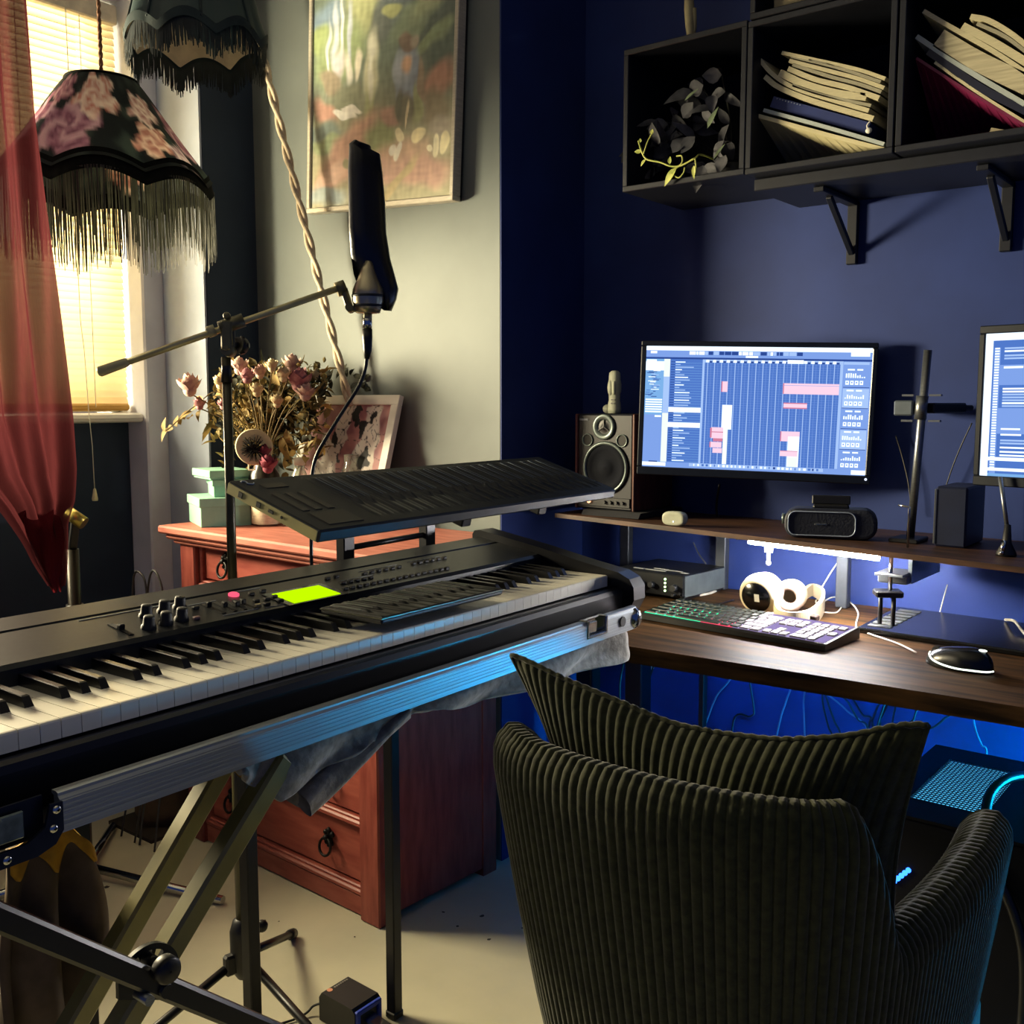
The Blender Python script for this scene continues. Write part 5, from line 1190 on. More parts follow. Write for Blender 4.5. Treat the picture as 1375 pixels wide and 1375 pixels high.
# ================================================================ things on the desk
DT = .7455
ifc = thing('audio_interface', 'black audio interface with green level lights on the desk', 'audio interface', (-1.285, 2.28, DT), math.radians(-3), local=True)
b = MB(); b.bb(-.105, .1, -.1, .1, .006, .062, bev=.003); part('case', b, mat('interface_black', '14171c', .4, .3), ifc)
b = MB(); b.bb(.098, .102, -.095, .095, .008, .06, bev=.001); part('side_cheek', b, mat('grey_interface_cheek', '5a6466', .5, .2), ifc)
for x, z, r in ((-.085, .042, .008), (-.055, .042, .008), (-.055, .02, .005), (-.02, .03, .0105), (.01, .032, .008), (.075, .03, .0095), (.075, .013, .004)):
    b = MB(); b.cyl((x, -.1, z), (x, -.112, z), r, r * .85, n=16); part('knob', b, dark_plastic, ifc)
for k in range(4):
    b = MB(); b.ball((.048, -.101, .049 - k * .0095), .0031, 10, 0, 6); part('level_light', b, emat('green_white_led', 'c8ffb0', 3.0), ifc)
b = MB()
for x, y, w_ in ((0, -.07, .06), (.04, -.05, .05), (.0, -.045, .04), (.08, -.062, .02), (-.05, -.07, .03)): b.bb(x - w_ / 2, x + w_ / 2, y - .003, y + .003, .0622, .0632)
part('top_print', b, mat('pale_print', '9aa0a4', .5), ifc)
for x in (-.09, .085):
    b = MB(); b.bb(x - .01, x + .01, -.085, .085, 0, .007); part('foot', b, black_plastic, ifc)

# backlit keyboard
kq = P(1108, 868, 'Z', DT + .012); kq2 = P(856, 824, 'Z', DT + .012); ka = math.atan2(kq.y - kq2.y, kq.x - kq2.x)
ck = thing('computer_keyboard', 'backlit computer keyboard glowing green, red and lilac on the desk', 'keyboard', (kq.x, kq.y, DT), ka, local=True)
KW, KD = .44, .15
b = MB(); b.prism([(0, .002), (0, .012), (.004, .0155), (KD - .006, .026), (KD, .022), (KD, .002)], (-KW, 0, 0), (0, 1, 0), (0, 0, 1), (KW, 0, 0)); part('case', b, black_plastic, ck)
kz = lambda y: .0158 + (y - .004) / (KD - .01) * .0105
glow = [emat('glow_green', '37d89a', 2.4), emat('glow_red', 'd2405c', 2.2), emat('glow_lilac', 'bba8ea', .7), emat('glow_dim_green', '0e5a3a', .8), emat('glow_dusk', '6a4a52', .8)]
b = MB()
def zone(x): return 0 if x < -.29 else 1 if x < -.215 else 2
for i in range(44):
    x0 = -KW + .006 + i * (KW - .012) / 44; x1 = x0 + (KW - .012) / 44
    for j in range(6):
        ya, yb = .006 + j * .0228, .006 + (j + 1) * .0228
        zn = zone((x0 + x1) / 2); m = zn
        if zn == 0 and j > 3: m = 3
        if zn == 1 and j > 1: m = 4
        b.add([(x0, ya, kz(ya) + .0006), (x1, ya, kz(ya) + .0006), (x1, yb, kz(yb) + .0006), (x0, yb, kz(yb) + .0006)], [(0, 1, 2, 3)], m)
part('backlight', b, glow, ck, 'glowing backlight')
dcap = mat('dark_keycaps', '0b1412', .35); lcap = mat('pale_lit_keycaps', '5a5560', .6)  # right-hand caps paler: light on the black keys put into the colour
rowsk = []
u_ = .01905
def row(y, xs): 
    for x, w_ in xs: rowsk.append((x, y, w_))
def seq(x, ws):
    o = []
    for w_ in ws: o.append((x, w_)); x += w_
    return o
row(0, seq(0, [1.5, 1.25, 1.25, 6, 1.25, 1.25, 1.25, 1.25])); row(1, seq(0, [2.25] + [1] * 10 + [2.75])); row(2, seq(0, [1.75] + [1] * 11 + [2.25])); row(3, seq(0, [1.5] + [1] * 12 + [1.5])); row(4, seq(0, [1] * 13 + [2])); row(5, seq(0, [1] * 15)[:13])
row(0, seq(15.25, [1, 1, 1])); row(1, [(16.25, 1)]); row(4, seq(15.25, [1, 1, 1])); row(3, seq(15.25, [1, 1, 1]))
row(0, [(18.5, 2), (20.5, 1)]); row(1, seq(18.5, [1, 1, 1])); row(2, seq(18.5, [1, 1, 1])); row(3, seq(18.5, [1, 1, 1])); row(4, seq(18.5, [1, 1, 1, 1])); row(2, [(21.5, 1)]); row(0, [(21.5, 1)])
protos = {}
kx = (KW - .014) / 22.5; ky = .0228
for x, y, w_ in rowsk[:100]:
    xc = -KW + .007 + (x + w_ / 2) * kx; yc = .0065 + (y + .5) * ky; pale = xc > -.205
    key = (w_, pale)
    if key not in protos:
        b = MB(); g_ = .0013 if pale else .0022; hw, hd = w_ * kx / 2 - g_, ky / 2 - g_ * 1.1; s2_ = .072
        b.hexa([(-hw, -hd, -.001 - hd * s2_), (hw, -hd, -.001 - hd * s2_), (hw, hd, -.001 + hd * s2_), (-hw, hd, -.001 + hd * s2_), (-hw + .0012, -hd + .0012, .0034 - hd * s2_), (hw - .0012, -hd + .0012, .0034 - hd * s2_), (hw - .0012, hd - .0012, .0034 + hd * s2_), (-hw + .0012, hd - .0012, .0034 + hd * s2_)])
        o = part('keycap', b, lcap if pale else dcap, ck); protos[key] = o
    else:
        o = protos[key].copy(); COL.objects.link(o); o.parent = ck
    o.location = (xc, yc, kz(yc) + .0005)

# white headphones lying on the desk
hp = thing('headphones', 'white over-ear headphones with black ear disc lying on the desk', 'headphones', P(1060, 822, 'Z', DT))
cream = mat('cream_white_plastic', 'c0b294', .4, var=.04); padm = mat('soft_pale_pad', 'b39c90', .7, var=.1, scale=50)
e1 = D(1009, 797, 2.66); ax1 = (-(FW) * .72 - RT * .6 + V((0, 0, -.28))).normalized()
e1 = P(1022, 799, 'Y', 2.14); e1.z = DT + .05
b = MB(); b.lathe([(.001, .026), (.036, .026), (.041, .024), (.046, .014), (.048, .0), (.046, -.012), (.04, -.018)], e1, 32, axis=ax1); cup = part('ear_cup', b, cream, hp)
b = MB(); b.lathe([(.001, .0275), (.034, .0272), (.035, .025)], e1 + ax1 * .0005, 28, axis=ax1); part('black_disc', b, mat('gloss_black_disc', '08080a', .2), cup)
b = MB(); fx, fy_, fz = frame(ax1); b.box(e1 + ax1 * .028 + fx * .003, (.012, .018, .001), 0, 0, (fx, fy_, fz)); part('white_mark', b, white_paint, cup)
b = MB(); b.lathe([(.04, -.015), (.043, -.022), (.04, -.034), (.03, -.038), (.02, -.03), (.018, -.017)], e1, 28, axis=ax1); part('ear_pad', b, padm, cup)
e2 = P(1062, 796, 'Y', 2.235); ax2 = (FW * .75 + RT * .4 + V((0, 0, .15))).normalized(); e2.z = DT + .036
b = MB(); b.lathe([(.001, .03), (.022, .03), (.034, .02), (.037, .006), (.035, -.012)], e2, 28, axis=ax2); cup2 = part('ear_cup', b, cream, hp)
b = MB(); b.lathe([(.034, -.011), (.036, -.018), (.028, -.028), (.018, -.024), (.016, -.012)], e2, 28, axis=ax2); part('ear_pad', b, padm, cup2)
band = [e1 - V((0, .0, .005)) + RT * .03, P(1046, 826, 'Z', DT + .022), P(1068, 832, 'Z', DT + .02), P(1090, 828, 'Z', DT + .02), P(1103, 815, 'Z', DT + .02), P(1104, 800, 'Z', DT + .022), P(1090, 792, 'Z', DT + .024), e2 + RT * .02 - V((0, 0, .008))]
bc = curve(band, 8); b = MB(); n = len(bc)
vs = []
for i, p in enumerate(bc):
    tdir = (bc[min(i + 1, n - 1)] - bc[max(i - 1, 0)]).normalized(); sd_ = tdir.cross(V((0, 0, 1))).normalized(); hh = lerp(.012, .018, sin(PI * i / (n - 1))); th = .0045
    vs += [p + sd_ * th + V((0, 0, hh)), p - sd_ * th + V((0, 0, hh)), p - sd_ * th - V((0, 0, hh)), p + sd_ * th - V((0, 0, hh))]
fs = [(i * 4 + j, i * 4 + (j + 1) % 4, (i + 1) * 4 + (j + 1) % 4, (i + 1) * 4 + j) for i in range(n - 1) for j in range(4)] + [(0, 1, 2, 3), tuple(range(4 * n - 4, 4 * n))[::-1]]
b.add(vs, fs, 0, False); o = part('headband', b, cream, hp, fix=True); mo = o.modifiers.new('b', 'BEVEL'); mo.width = .002; mo.segments = 2
b = MB(); i0 = int(n * .22); b.box(bc[i0], (.02, .012, .034), 0, .002, frame((bc[i0 + 1] - bc[i0 - 1]).normalized())[::-1]); part('hinge', b, mat('tan_hinge', 'b0905c', .4), hp)
b = MB(); ii = int(n * .42); b.box(bc[ii], (.02, .012, .036), 0, .002, frame((bc[ii + 1] - bc[ii - 1]).normalized())[::-1]); part('band_clip', b, mat('dark_clip', '3a2c28', .5), hp)

# graphics tablet
t0 = P(1152, 846, 'Z', DT + .004); tb_ = thing('graphics_tablet', 'flat black graphics tablet lying on the desk behind the mouse', 'tablet', (t0.x + .2, 2.24, DT), .0, local=False)
b = MB(); b.prism([(t0.x, 2.10), (t0.x + .42, 2.085), (t0.x + .43, 2.36), (t0.x - .005, 2.375)], (0, 0, DT), (1, 0, 0), (0, 1, 0), (0, 0, .012)); o = part('slab', b, mat('satin_black_slab', '101214', .22, var=.2, scale=30), tb_); mo = o.modifiers.new('b', 'BEVEL'); mo.width = .003; mo.segments = 2
b = MB()
for k in range(7): y = 2.13 + k * .032; b.bb(t0.x + .012, t0.x + .06, y, y + .02, DT + .0122, DT + .0138, bev=.0006)
part('shortcut_keys', b, mat('grey_worn_keys', '4a4c46', .4), tb_)
# mouse
mq0, mq1 = P(1232, 884, 'Z', DT + .01), P(1315, 905, 'Z', DT + .004); mc_ = (mq0 + mq1) / 2 + V((.012, .03, 0)); mang = math.atan2(mq1.y - mq0.y, mq1.x - mq0.x) + PI
mo_ = thing('mouse', 'black computer mouse with glowing white side line on the desk', 'mouse', (mc_.x, mc_.y, DT), mang, local=True)
def fm(u, v):
    a = u * 2 * PI; h = v * PI / 2; x = .062 * cos(a) * cos(h) ** .55; y = .033 * sin(a) * cos(h) ** .55 * (1 - .16 * cos(2 * a) * .5)
    return V((x, y * (1 - .12 * sin(PI * clamp((x + .02) / .06))), .002 + .036 * sin(h) * (1 - .22 * x / .06)))
b = MB(); b.grid(fm, 40, 14); b.prism([(.062 * cos(2 * PI * k / 32), .033 * sin(2 * PI * k / 32)) for k in range(32)], (0, 0, .0005), (1, 0, 0), (0, 1, 0), (0, 0, .004)); part('shell', b, mat('satin_black_mouse', '0c0e10', .25), mo_)
b = MB(); b.tube(curve([fm(u, v) + V((0, .0006, .0004)) for u, v in ((.02, .42), (.08, .34), (.14, .2), (.2, .1), (.27, .06), (.34, .06), (.42, .04), (.5, .04))], 6), .0016, 8); part('light_line', b, emat('white_mouse_light', 'f4fff0', 2.2), mo_)
b = MB(); q = fm(.5, .55); b.ball(q + V((.008, 0, .0045)), (.008, .0065, .0018), 14); part('lit_mark', b, emat('white_mouse_light', 'f4fff0', 2.2), mo_)
b = MB(); q = fm(0, .55); b.cyl(q + V((-.006, -.004, 0)), q + V((-.006, .004, 0)), .008, n=16); part('scroll_wheel', b, dark_plastic, mo_)
# cables on the desk
def cable(label, pts, r=.0018, m=None, grp=None, n=7, name='cable'):
    b = MB(); b.tube(curve(pts, n), r, 7); return solo(name, b, m or mat('black_rubber_cable', '101010', .4), label, 'cable', grp)
whitec = mat('white_cable', 'b9b4aa', .5); greyc = mat('grey_cable', '3a3a38', .5)
Z = DT + .002
cable('white cable curling from the headphones towards the mouse on the desk', [P(1100, 812, 'Z', DT + .02), P(1118, 802, 'Z', DT + .02), P(1138, 806, 'Z', DT + .012), P(1152, 822, 'Z', Z), P(1150, 842, 'Z', Z), P(1170, 852, 'Z', Z), P(1205, 864, 'Z', Z), P(1230, 876, 'Z', DT + .006)], .0018, whitec)
cable('white cable loop coiled on the desk behind the headphones', [P(1104, 822, 'Z', Z), P(1124, 822, 'Z', Z), P(1130, 808, 'Z', Z), P(1112, 800, 'Z', Z), P(1096, 806, 'Z', Z), P(1100, 818, 'Z', Z)], .0016, whitec)
cable('white cable slanting up from the headphones to the raised shelf', [P(1101, 793, 'Y', 2.36), P(1118, 765, 'Y', 2.38), P(1132, 746, 'Y', 2.39)], .0018, whitec)
cable('pale cable lying along the desk from the audio interface to the headphones', [P(916, 804, 'Z', Z), P(935, 800, 'Z', Z), P(955, 796, 'Z', Z), P(972, 787, 'Z', Z)], .0035, whitec)
cable('dark cable curving across the desk in front of the audio interface', [P(912, 797, 'Z', Z + .02), P(915, 804, 'Z', Z), P(935, 812, 'Z', Z), P(960, 812, 'Z', Z), P(985, 806, 'Z', Z)], .003)
cable('pale cable hanging on the wall above the audio interface', [P(931, 728, 'Y', 2.40), P(938, 743, 'Y', 2.40), P(948, 757, 'Y', 2.37)], .0018, greyc)
cable('grey cable sticking out behind the graphics tablet at the right edge', [P(1350, 832, 'Z', DT + .016), P(1362, 834, 'Z', DT + .03), P(1372, 846, 'Z', DT + .022), P(1385, 862, 'Z', DT + .015)], .003, whitec)
cable('thin dark cable hanging on the wall left of the monitor post', [P(1203, 585, 'Y', 2.40), P(1212, 615, 'Y', 2.40), P(1220, 650, 'Y', 2.40), P(1224, 690, 'Y', 2.40)], .0015, greyc)
cable('thin dark cable slanting down the wall right of the monitor post', [P(1305, 568, 'Y', 2.40), P(1290, 600, 'Y', 2.40), P(1278, 630, 'Y', 2.40), P(1268, 660, 'Y', 2.405)], .0015, greyc)
cable('dark cable dropping from the left monitor behind its bottom edge', [P(966, 650, 'Y', 2.34), P(962, 680, 'Y', 2.36), P(965, 705, 'Y', 2.37)], .003)
cable('dark cable hanging behind the right tilt of the tablet against the wall', [P(1272, 785, 'Y', 2.405), P(1268, 800, 'Y', 2.405), P(1262, 822, 'Y', 2.405)], .0015, whitec)

# ================================================================ under the desk
cab = [((878, 880), (870, 920), (862, 980), (858, 1010), 0), ((985, 898), (962, 935), (946, 975), (930, 1010), 1), ((1004, 900), (1012, 950), (1008, 962), (985, 968), 0), ((1062, 912), (1056, 940), (1048, 965), (1040, 1010), 1), ((1080, 915), (1079, 945), (1080, 975), (1080, 1010), 1), ((1082, 915), (1110, 932), (1138, 955), (1168, 990), 1), ((1103, 918), (1105, 945), (1112, 975), (1122, 1010), 0),
       ((1106, 918), (1112, 945), (1120, 968), (1130, 1000), 0), ((1128, 922), (1140, 945), (1152, 966), (1166, 985), 0), ((1134, 922), (1146, 940), (1158, 960), (1172, 975), 0), ((1184, 930), (1178, 950), (1172, 965), (1166, 980), 0), ((1190, 931), (1186, 950), (1180, 968), (1178, 985), 0), ((1196, 932), (1192, 945), (1184, 962), (1181, 975), 0), ((1204, 934), (1202, 950), (1199, 965), (1198, 985), 0), ((1236, 940), (1230, 955), (1226, 968), (1222, 980), 0), ((1278, 948), (1268, 965), (1250, 978), (1228, 980), 0), ((1306, 952), (1310, 980), (1318, 1000), (1325, 1018), 1)]
ords = 'first second third fourth fifth sixth seventh eighth ninth tenth eleventh twelfth thirteenth fourteenth fifteenth sixteenth seventeenth'.split()
for i, (a, b1, c1, d1, lt) in enumerate(cab):
    if i < 2 or i == 4: Y = 2.40
    else: Y = 2.395
    pts = [P(*q, 'Y', Y - .004 * (i % 3)) for q in (a, b1, c1, d1)]
    top = V((pts[0].x, Y - .06, .71)); low = pts[-1] + V((0, -.01, -.2))
    low2 = V((low.x + .02, low.y - .05, .012)) 
    cable(('pale' if lt else 'dark') + ' cable hanging from the desk underside, ' + ords[i] + ' from the left', [top] + pts + [low, low2], .0022 if lt else .0026, mat('blue_grey_cable', '5a6c86', .5) if lt else mat('dark_cable', '0d1220', .5), 'cables hanging under the desk')
so = thing('wall_socket', 'white wall socket with black plug under the left end of the desk', 'socket', (-1.44, 2.415, .5))
b = MB(); b.bb(-1.468, -1.41, 2.411, 2.4195, .49, .57, bev=.003); part('plate', b, mat('white_plastic_plate', 'c9cbc8', .4), so)
b = MB(); b.bb(-1.5, -1.448, 2.365, 2.411, .505, .555, bev=.006); part('plug', b, black_plastic, so)
cable('black cable dropping from the wall socket plug', [V((-1.48, 2.37, .51)), V((-1.485, 2.36, .42)), V((-1.47, 2.37, .2)), V((-1.42, 2.33, .01))], .003)
cable('grey cable hanging beside the black plug under the desk', [V((-1.455, 2.36, .51)), V((-1.45, 2.35, .4)), V((-1.46, 2.36, .22)), V((-1.40, 2.3, .01))], .0025, mat('blue_grey_cable', '5a6c86', .5))
# added blue strips, out of view, to light the wall and rail
ls = thing('added_light_strip', 'added unseen blue LED strip standing behind the computer tower', 'lamp', (-.14, 2.345, 0))
b = MB(); b.bb(-.145, -.135, 2.325, 2.365, 0, .69); part('backing', b, black_plastic, ls)
b = MB(); b.bb(-.149, -.145, 2.33, 2.36, .05, .56); part('lit_strip', b, emat('added_blue_glow', '0ab8ff', 420), ls)
ls2 = thing('added_light_strip', 'added unseen blue LED strip fixed under the front edge of the desk', 'lamp', (-.89, 1.94, .68))  # second unseen strip, added to turn the left wall and floor blue
b = MB(); b.bb(-1.1, -.68, 1.937, 1.944, .68, .7115); part('backing', b, black_plastic, ls2)
b = MB(); b.bb(-1.09, -.69, 1.944, 1.947, .683, .697); part('lit_strip', b, emat('added_soft_blue_glow', '0a8cff', 230), ls2)

# PC tower
pcx0, pcx1, pcy0, pcy1, pcz = -.63, -.33, 1.86, 2.30, .475
pc = thing('computer_tower', 'black computer tower with glowing blue top vent beside the armchair', 'computer', ((pcx0 + pcx1) / 2, (pcy0 + pcy1) / 2, 0))
b = MB(); b.bb(pcx0, pcx1, pcy0, pcy1, .012, pcz - .006, bev=.006)
g0, g1, h0, h1 = -.575, -.44, 1.95, 2.22
for x0, x1, y0, y1 in ((pcx0 + .004, g0, pcy0, pcy1), (g1, pcx1, pcy0, pcy1), (g0, g1, pcy0, h0), (g0, g1, h1, pcy1)): b.bb(x0, x1, y0, y1, pcz - .006, pcz)
part('case', b, mat('tower_black', '0a0b12', .6, spec=.15), pc)
b = MB(); b.bb(g0, g1, h0, h1, pcz - .0055, pcz - .0045); part('vent_glow', b, emat('cyan_vent_light', '5accff', 2.2), pc, 'cyan glow inside the vent')
b = MB()
for i in range(18): x = g0 + (i + .5) * (g1 - g0) / 18; b.bb(x - .0006, x + .0006, h0, h1, pcz - .003, pcz - .0005)
for i in range(26): y = h0 + (i + .5) * (h1 - h0) / 26; b.bb(g0, g1, y - .001, y + .001, pcz - .003, pcz - .0005)
part('vent_grille', b, mat('grille_blue_black', '0a1a30', .4), pc)
b = MB()
for k in range(5): b.ball((-.568 + k * .006, pcy0 - .001, .345 + k * .007), .005, 10, 0, 6)
part('front_lights', b, emat('blue_front_led', '2a6cff', 5.0), pc)
b = MB()
rl = random.Random(3)
for k in range(10): b.ball((-.395 + rl.uniform(-.012, .016), pcy0 - .001, .07 + rl.uniform(-.03, .035)), rl.uniform(.003, .007), 10, 0, 6)
part('lower_lights', b, emat('blue_front_led', '2a6cff', 5.0), pc)
b = MB(); b.cyl((-.585, 1.9, pcz), (-.585, 1.9, pcz + .002), .003, n=10); part('power_light', b, emat('white_power_led', 'dfeaff', 1.6), pc)
for x in (pcx0 + .03, pcx1 - .03):
    b = MB(); b.bb(x - .015, x + .015, pcy0 + .02, pcy1 - .02, 0, .013); part('foot', b, black_plastic, pc)
cable('thick black cable arching over the glowing vent of the computer tower', [P(1385, 1040, 'Z', pcz + .03), P(1352, 1046, 'Z', pcz + .045), P(1330, 1066, 'Z', pcz + .035), P(1322, 1100, 'Z', pcz + .012), P(1318, 1130, 'Z', .46), V((-.345, 1.84, .3)), V((-.34, 1.83, .02))], .009)

# ================================================================ wall cubes and what they hold
cubem = mat('black_ash_box', '131620', .45, var=.15, scale=40)
CY0, CY1 = 2.125, 2.419
def cube(label, x0, x1, z0, z1):
    t = thing('wall_cube', label, 'shelf', ((x0 + x1) / 2, CY0 + .15, z0), group='black box shelves on the navy wall'); w_ = .013
    b = MB(); b.bb(x0, x1, CY0, CY1, z0, z0 + w_, bev=.0015); b.bb(x0, x1, CY0, CY1, z1 - w_, z1, bev=.0015); b.bb(x0, x0 + w_, CY0, CY1, z0 + w_, z1 - w_, bev=.0015); b.bb(x1 - w_, x1, CY0, CY1, z0 + w_, z1 - w_, bev=.0015); part('box_frame', b, cubem, t)
    b = MB(); b.bb(x0 + w_, x1 - w_, CY1 - .006, CY1, z0 + w_, z1 - w_); part('back_panel', b, mat('black_back_board', '0a0c14', .7), t)
    return t
cz0, cz1 = 1.722, 2.043
cube('black box shelf holding the dried plant, lowest left of the group', -1.346, -1.033, cz0, cz1 + .003)
cube('black box shelf holding the stack of booklets and navy book', -1.031, -.712, cz0 - .002, cz1 - .002)
cube('black box shelf holding the slanting magazines and magenta folder', -.708, -.385, cz0 - .002, cz1 - .004)
cube('black box shelf above the booklet stack, cut off by the photo top', -1.028, -.709, cz1 + .001, cz1 + .32)
b = MB(); b.bb(-1.03, .1, 2.17, 2.419, cz0 - .03, cz0 - .004, bev=.002)
solo('shelf_board', b, cubem, 'black shelf board on brackets beneath the box shelves', 'shelf')
for lab, px in (('left black shelf bracket on the navy wall above the lit monitor', 1143), ('right black shelf bracket on the navy wall between the monitors', 1350)):
    x = P(px, 300, 'Y', 2.40).x; zt_ = cz0 - .031; t = thing('shelf_bracket', lab, 'bracket', (x, 2.4, zt_ - .14), group='shelf brackets on the navy wall')
    b = MB(); b.bb(x - .012, x + .012, 2.405, 2.4195, zt_ - .145, zt_, bev=.002); b.bb(x - .012, x + .012, 2.20, 2.4195, zt_ - .012, zt_, bev=.002); part('arm', b, cubem, t)
    b = MB(); b.bar((x, 2.41, zt_ - .12), (x, 2.26, zt_ - .012), .014, .012, 0, .002); part('strut', b, cubem, t)
def slab(name, label, cat, pts, thick, m, scale, off, y0=2.165, y1=2.385, grp=None, cover=None, drop=0.):
    """a soft book: its front edge as a sagging line, given by survey points on the plane y = y0"""
    pp = [P(off[0] + x / scale, off[1] + y / scale, 'Y', y0) for x, y in pts]; th = thick / scale * 2.15 / F * 1.0
    cv = curve(pp, 6) if len(pp) > 2 else [pp[0].lerp(pp[1], k / 6) for k in range(7)]
    n = len(cv); vs = []
    for i, p in enumerate(cv):
        tdir = (cv[min(i + 1, n - 1)] - cv[max(i - 1, 0)]).normalized(); nn = V((-tdir.z, 0, tdir.x)); nn = nn if nn.z > 0 else -nn
        vs += [p + nn * th / 2, p - nn * th / 2, V((p.x, y1, p.z - drop * (1 - i / (n - 1)))) - nn * th / 2, V((p.x, y1, p.z - drop * (1 - i / (n - 1)))) + nn * th / 2]
    def faces(js): return [(i * 4 + j, i * 4 + (j + 1) % 4, (i + 1) * 4 + (j + 1) % 4, (i + 1) * 4 + j) for i in range(n - 1) for j in js]
    t = thing(name, label, cat, V((pp[len(pp) // 2].x, (y0 + y1) / 2, min(p.z for p in cv))), group=grp)
    b = MB(); b.add(vs, faces(range(4)) + [(0, 1, 2, 3), tuple(range(4 * n - 4, 4 * n))[::-1]], 0, False); part('pages', b, m, t, fix=True)
    if cover:
        b = MB(); e = .0015
        for s_ in (1, -1):
            q = [(v + V((0, -.003, 0)) if k % 4 in (0, 1) else v) for k, v in enumerate(vs)]
            a = [q[i * 4 + (0 if s_ > 0 else 1)] for i in range(n)]; c_ = [q[i * 4 + (3 if s_ > 0 else 2)] for i in range(n)]; up_ = V((0, 0, .0016 * s_))
            o_ = len(b.v); L4 = []
            for i in range(n): L4 += [a[i], c_[i], c_[i] + up_, a[i] + up_]
            b.add(L4, [(i * 4 + j, i * 4 + (j + 1) % 4, (i + 1) * 4 + (j + 1) % 4, (i + 1) * 4 + j) for i in range(n - 1) for j in range(4)] + [(0, 1, 2, 3), tuple(range(4 * n - 4, 4 * n))[::-1]])
        part('cover', b, cover, t, fix=True)
    return t, cv, th
cr1 = mat('cream_paper_edge', 'c6bd98', .8, var=.1, scale=40, stretch=(1, 1, 20)); cr2 = mat('grey_cream_paper_edge', '9a957e', .8, var=.1, scale=40, stretch=(1, 1, 20)); wh1 = mat('blue_white_paper', 'a9b2ae', .7, var=.06); nv = mat('navy_book_cloth', '1c2c66', .5, var=.1)
S2, O2 = 6.548, (1000, 50); G2 = 'booklets stacked in the middle box shelf'
for lab, pts, th, m in (
    ('cream booklet, topmost of the stack in the box shelf', [(325, 135), (650, 205), (1000, 285), (1235, 365)], 30, cr1),
    ('grey cream booklet, second from the top of the stack', [(405, 165), (800, 262), (1195, 392)], 26, cr2),
    ('cream booklet, third from the top of the stack', [(390, 205), (760, 300), (1000, 365), (1225, 445)], 32, cr1),
    ('grey booklet, fourth from the top of the stack, wavy', [(420, 240), (750, 345), (1000, 410), (1200, 480)], 28, cr2),
    ('cream booklet, fifth from the top of the stack', [(380, 275), (620, 370), (900, 440), (1180, 535)], 42, cr1),
    ('thick cream booklet, sixth from the top, ending short at right', [(305, 310), (520, 410), (800, 490), (1070, 525)], 62, cr1),
    ('grey booklet just above the curled cream one in the stack', [(420, 420), (700, 510), (1110, 600)], 26, cr2),
    ('cream booklet whose left end curls up highest in the stack', [(112, 175), (250, 330), (450, 450), (800, 560), (1090, 645)], 36, cr1),
    ('lowest cream booklet of the stack, lying on the navy book', [(175, 345), (300, 440), (600, 560), (1130, 715)], 44, cr1)):
    slab('booklet', lab, 'booklet', pts, th, m, S2, O2, grp=G2)
slab('book', 'thick navy hardback book under the cream booklets', 'book', [(238, 565), (1085, 800)], 95, nv, S2, O2, y0=2.17)
b = MB(); a, c_ = P(O2[0] + 285 / S2, O2[1] + 540 / S2, 'Y', 2.1685), P(O2[0] + 500 / S2, O2[1] + 598 / S2, 'Y', 2.1685)
for k in range(9): q = a.lerp(c_, k / 8.5); b.box(q, (.0025, .0012, .0022), 0)
b.v  # spine lettering
nb = [o for o in bpy.data.objects if o.name.startswith('book') and o.type == 'EMPTY' and o.get('category') == 'book'][0]
part('spine_lettering', b, mat('pale_lettering', '8c97a8', .5), nb)
slab('book', 'slim grey-white paperback between the navy book and the cream one', 'book', [(165, 640), (700, 785), (1225, 940)], 32, wh1, S2, O2, y0=2.16)
slab('book', 'cream paperback with printed cover, bottom of the box shelf stack', 'book', [(118, 690), (700, 850), (1220, 985)], 34, mat('cream_printed_cover', 'c2b98e', .6, c2='d2c89e', scale=9), S2, O2, y0=2.16, drop=.1)
b = MB(); q = P(O2[0] + 1090 / S2, O2[1] + 820 / S2, 'Y', 2.158); b.ball(q, (.007, .004, .006), 10); b.tube(curve([q, q + V((-.003, -.001, .01)), q + V((.003, 0, .018))], 4), .002, 6); solo('white_tag', b, white_paint, 'small white crumpled tag at the right end of the navy book', 'tag')
S3, O3 = 6.873, (1210, 0); G3 = 'magazines slanting in the right box shelf'
for lab, nm, pts, th, m in (
    ('cream booklet arching at the top of the slanting magazines', 'booklet', [(640, 150), (800, 185), (1000, 300), (1180, 440)], 40, cr1),
    ('thin grey booklet under the arching cream one', 'booklet', [(700, 215), (950, 330), (1180, 500)], 26, cr2),
    ('thick cream booklet, third in the slanting magazines', 'booklet', [(565, 240), (850, 390), (1180, 590)], 62, cr1),
    ('cream magazine with pointed left end among the slanting magazines', 'magazine', [(205, 100), (400, 215), (650, 355), (880, 490), (1180, 690)], 36, cr1),
    ('thick beige newspaper bundle in the slanting magazines', 'newspaper', [(345, 350), (700, 560), (1180, 790)], 150, mat('beige_newsprint', 'a59c80', .8, c2='c2b998', scale=12, stretch=(1, 1, 14))),
    ('long bluish white magazine in the slanting magazines', 'magazine', [(142, 335), (600, 640), (1180, 985)], 40, wh1),
    ('dark navy magazine below the bluish white one', 'magazine', [(250, 470), (700, 790), (1180, 1040)], 60, mat('dark_navy_cover', '11162e', .5)),
    ('slim white booklet lying on the magenta folder', 'booklet', [(310, 575), (700, 850), (1180, 1150)], 22, cr1),
    ('magenta folder, lowest of the slanting magazines', 'folder', [(140, 535), (600, 830), (1180, 1180)], 22, mat('magenta_card', '6e1440', .5, var=.12))):
    slab(nm, lab, nm, pts, th, m, S3, O3, grp=G3, drop=.17 if nm == 'folder' else .03)
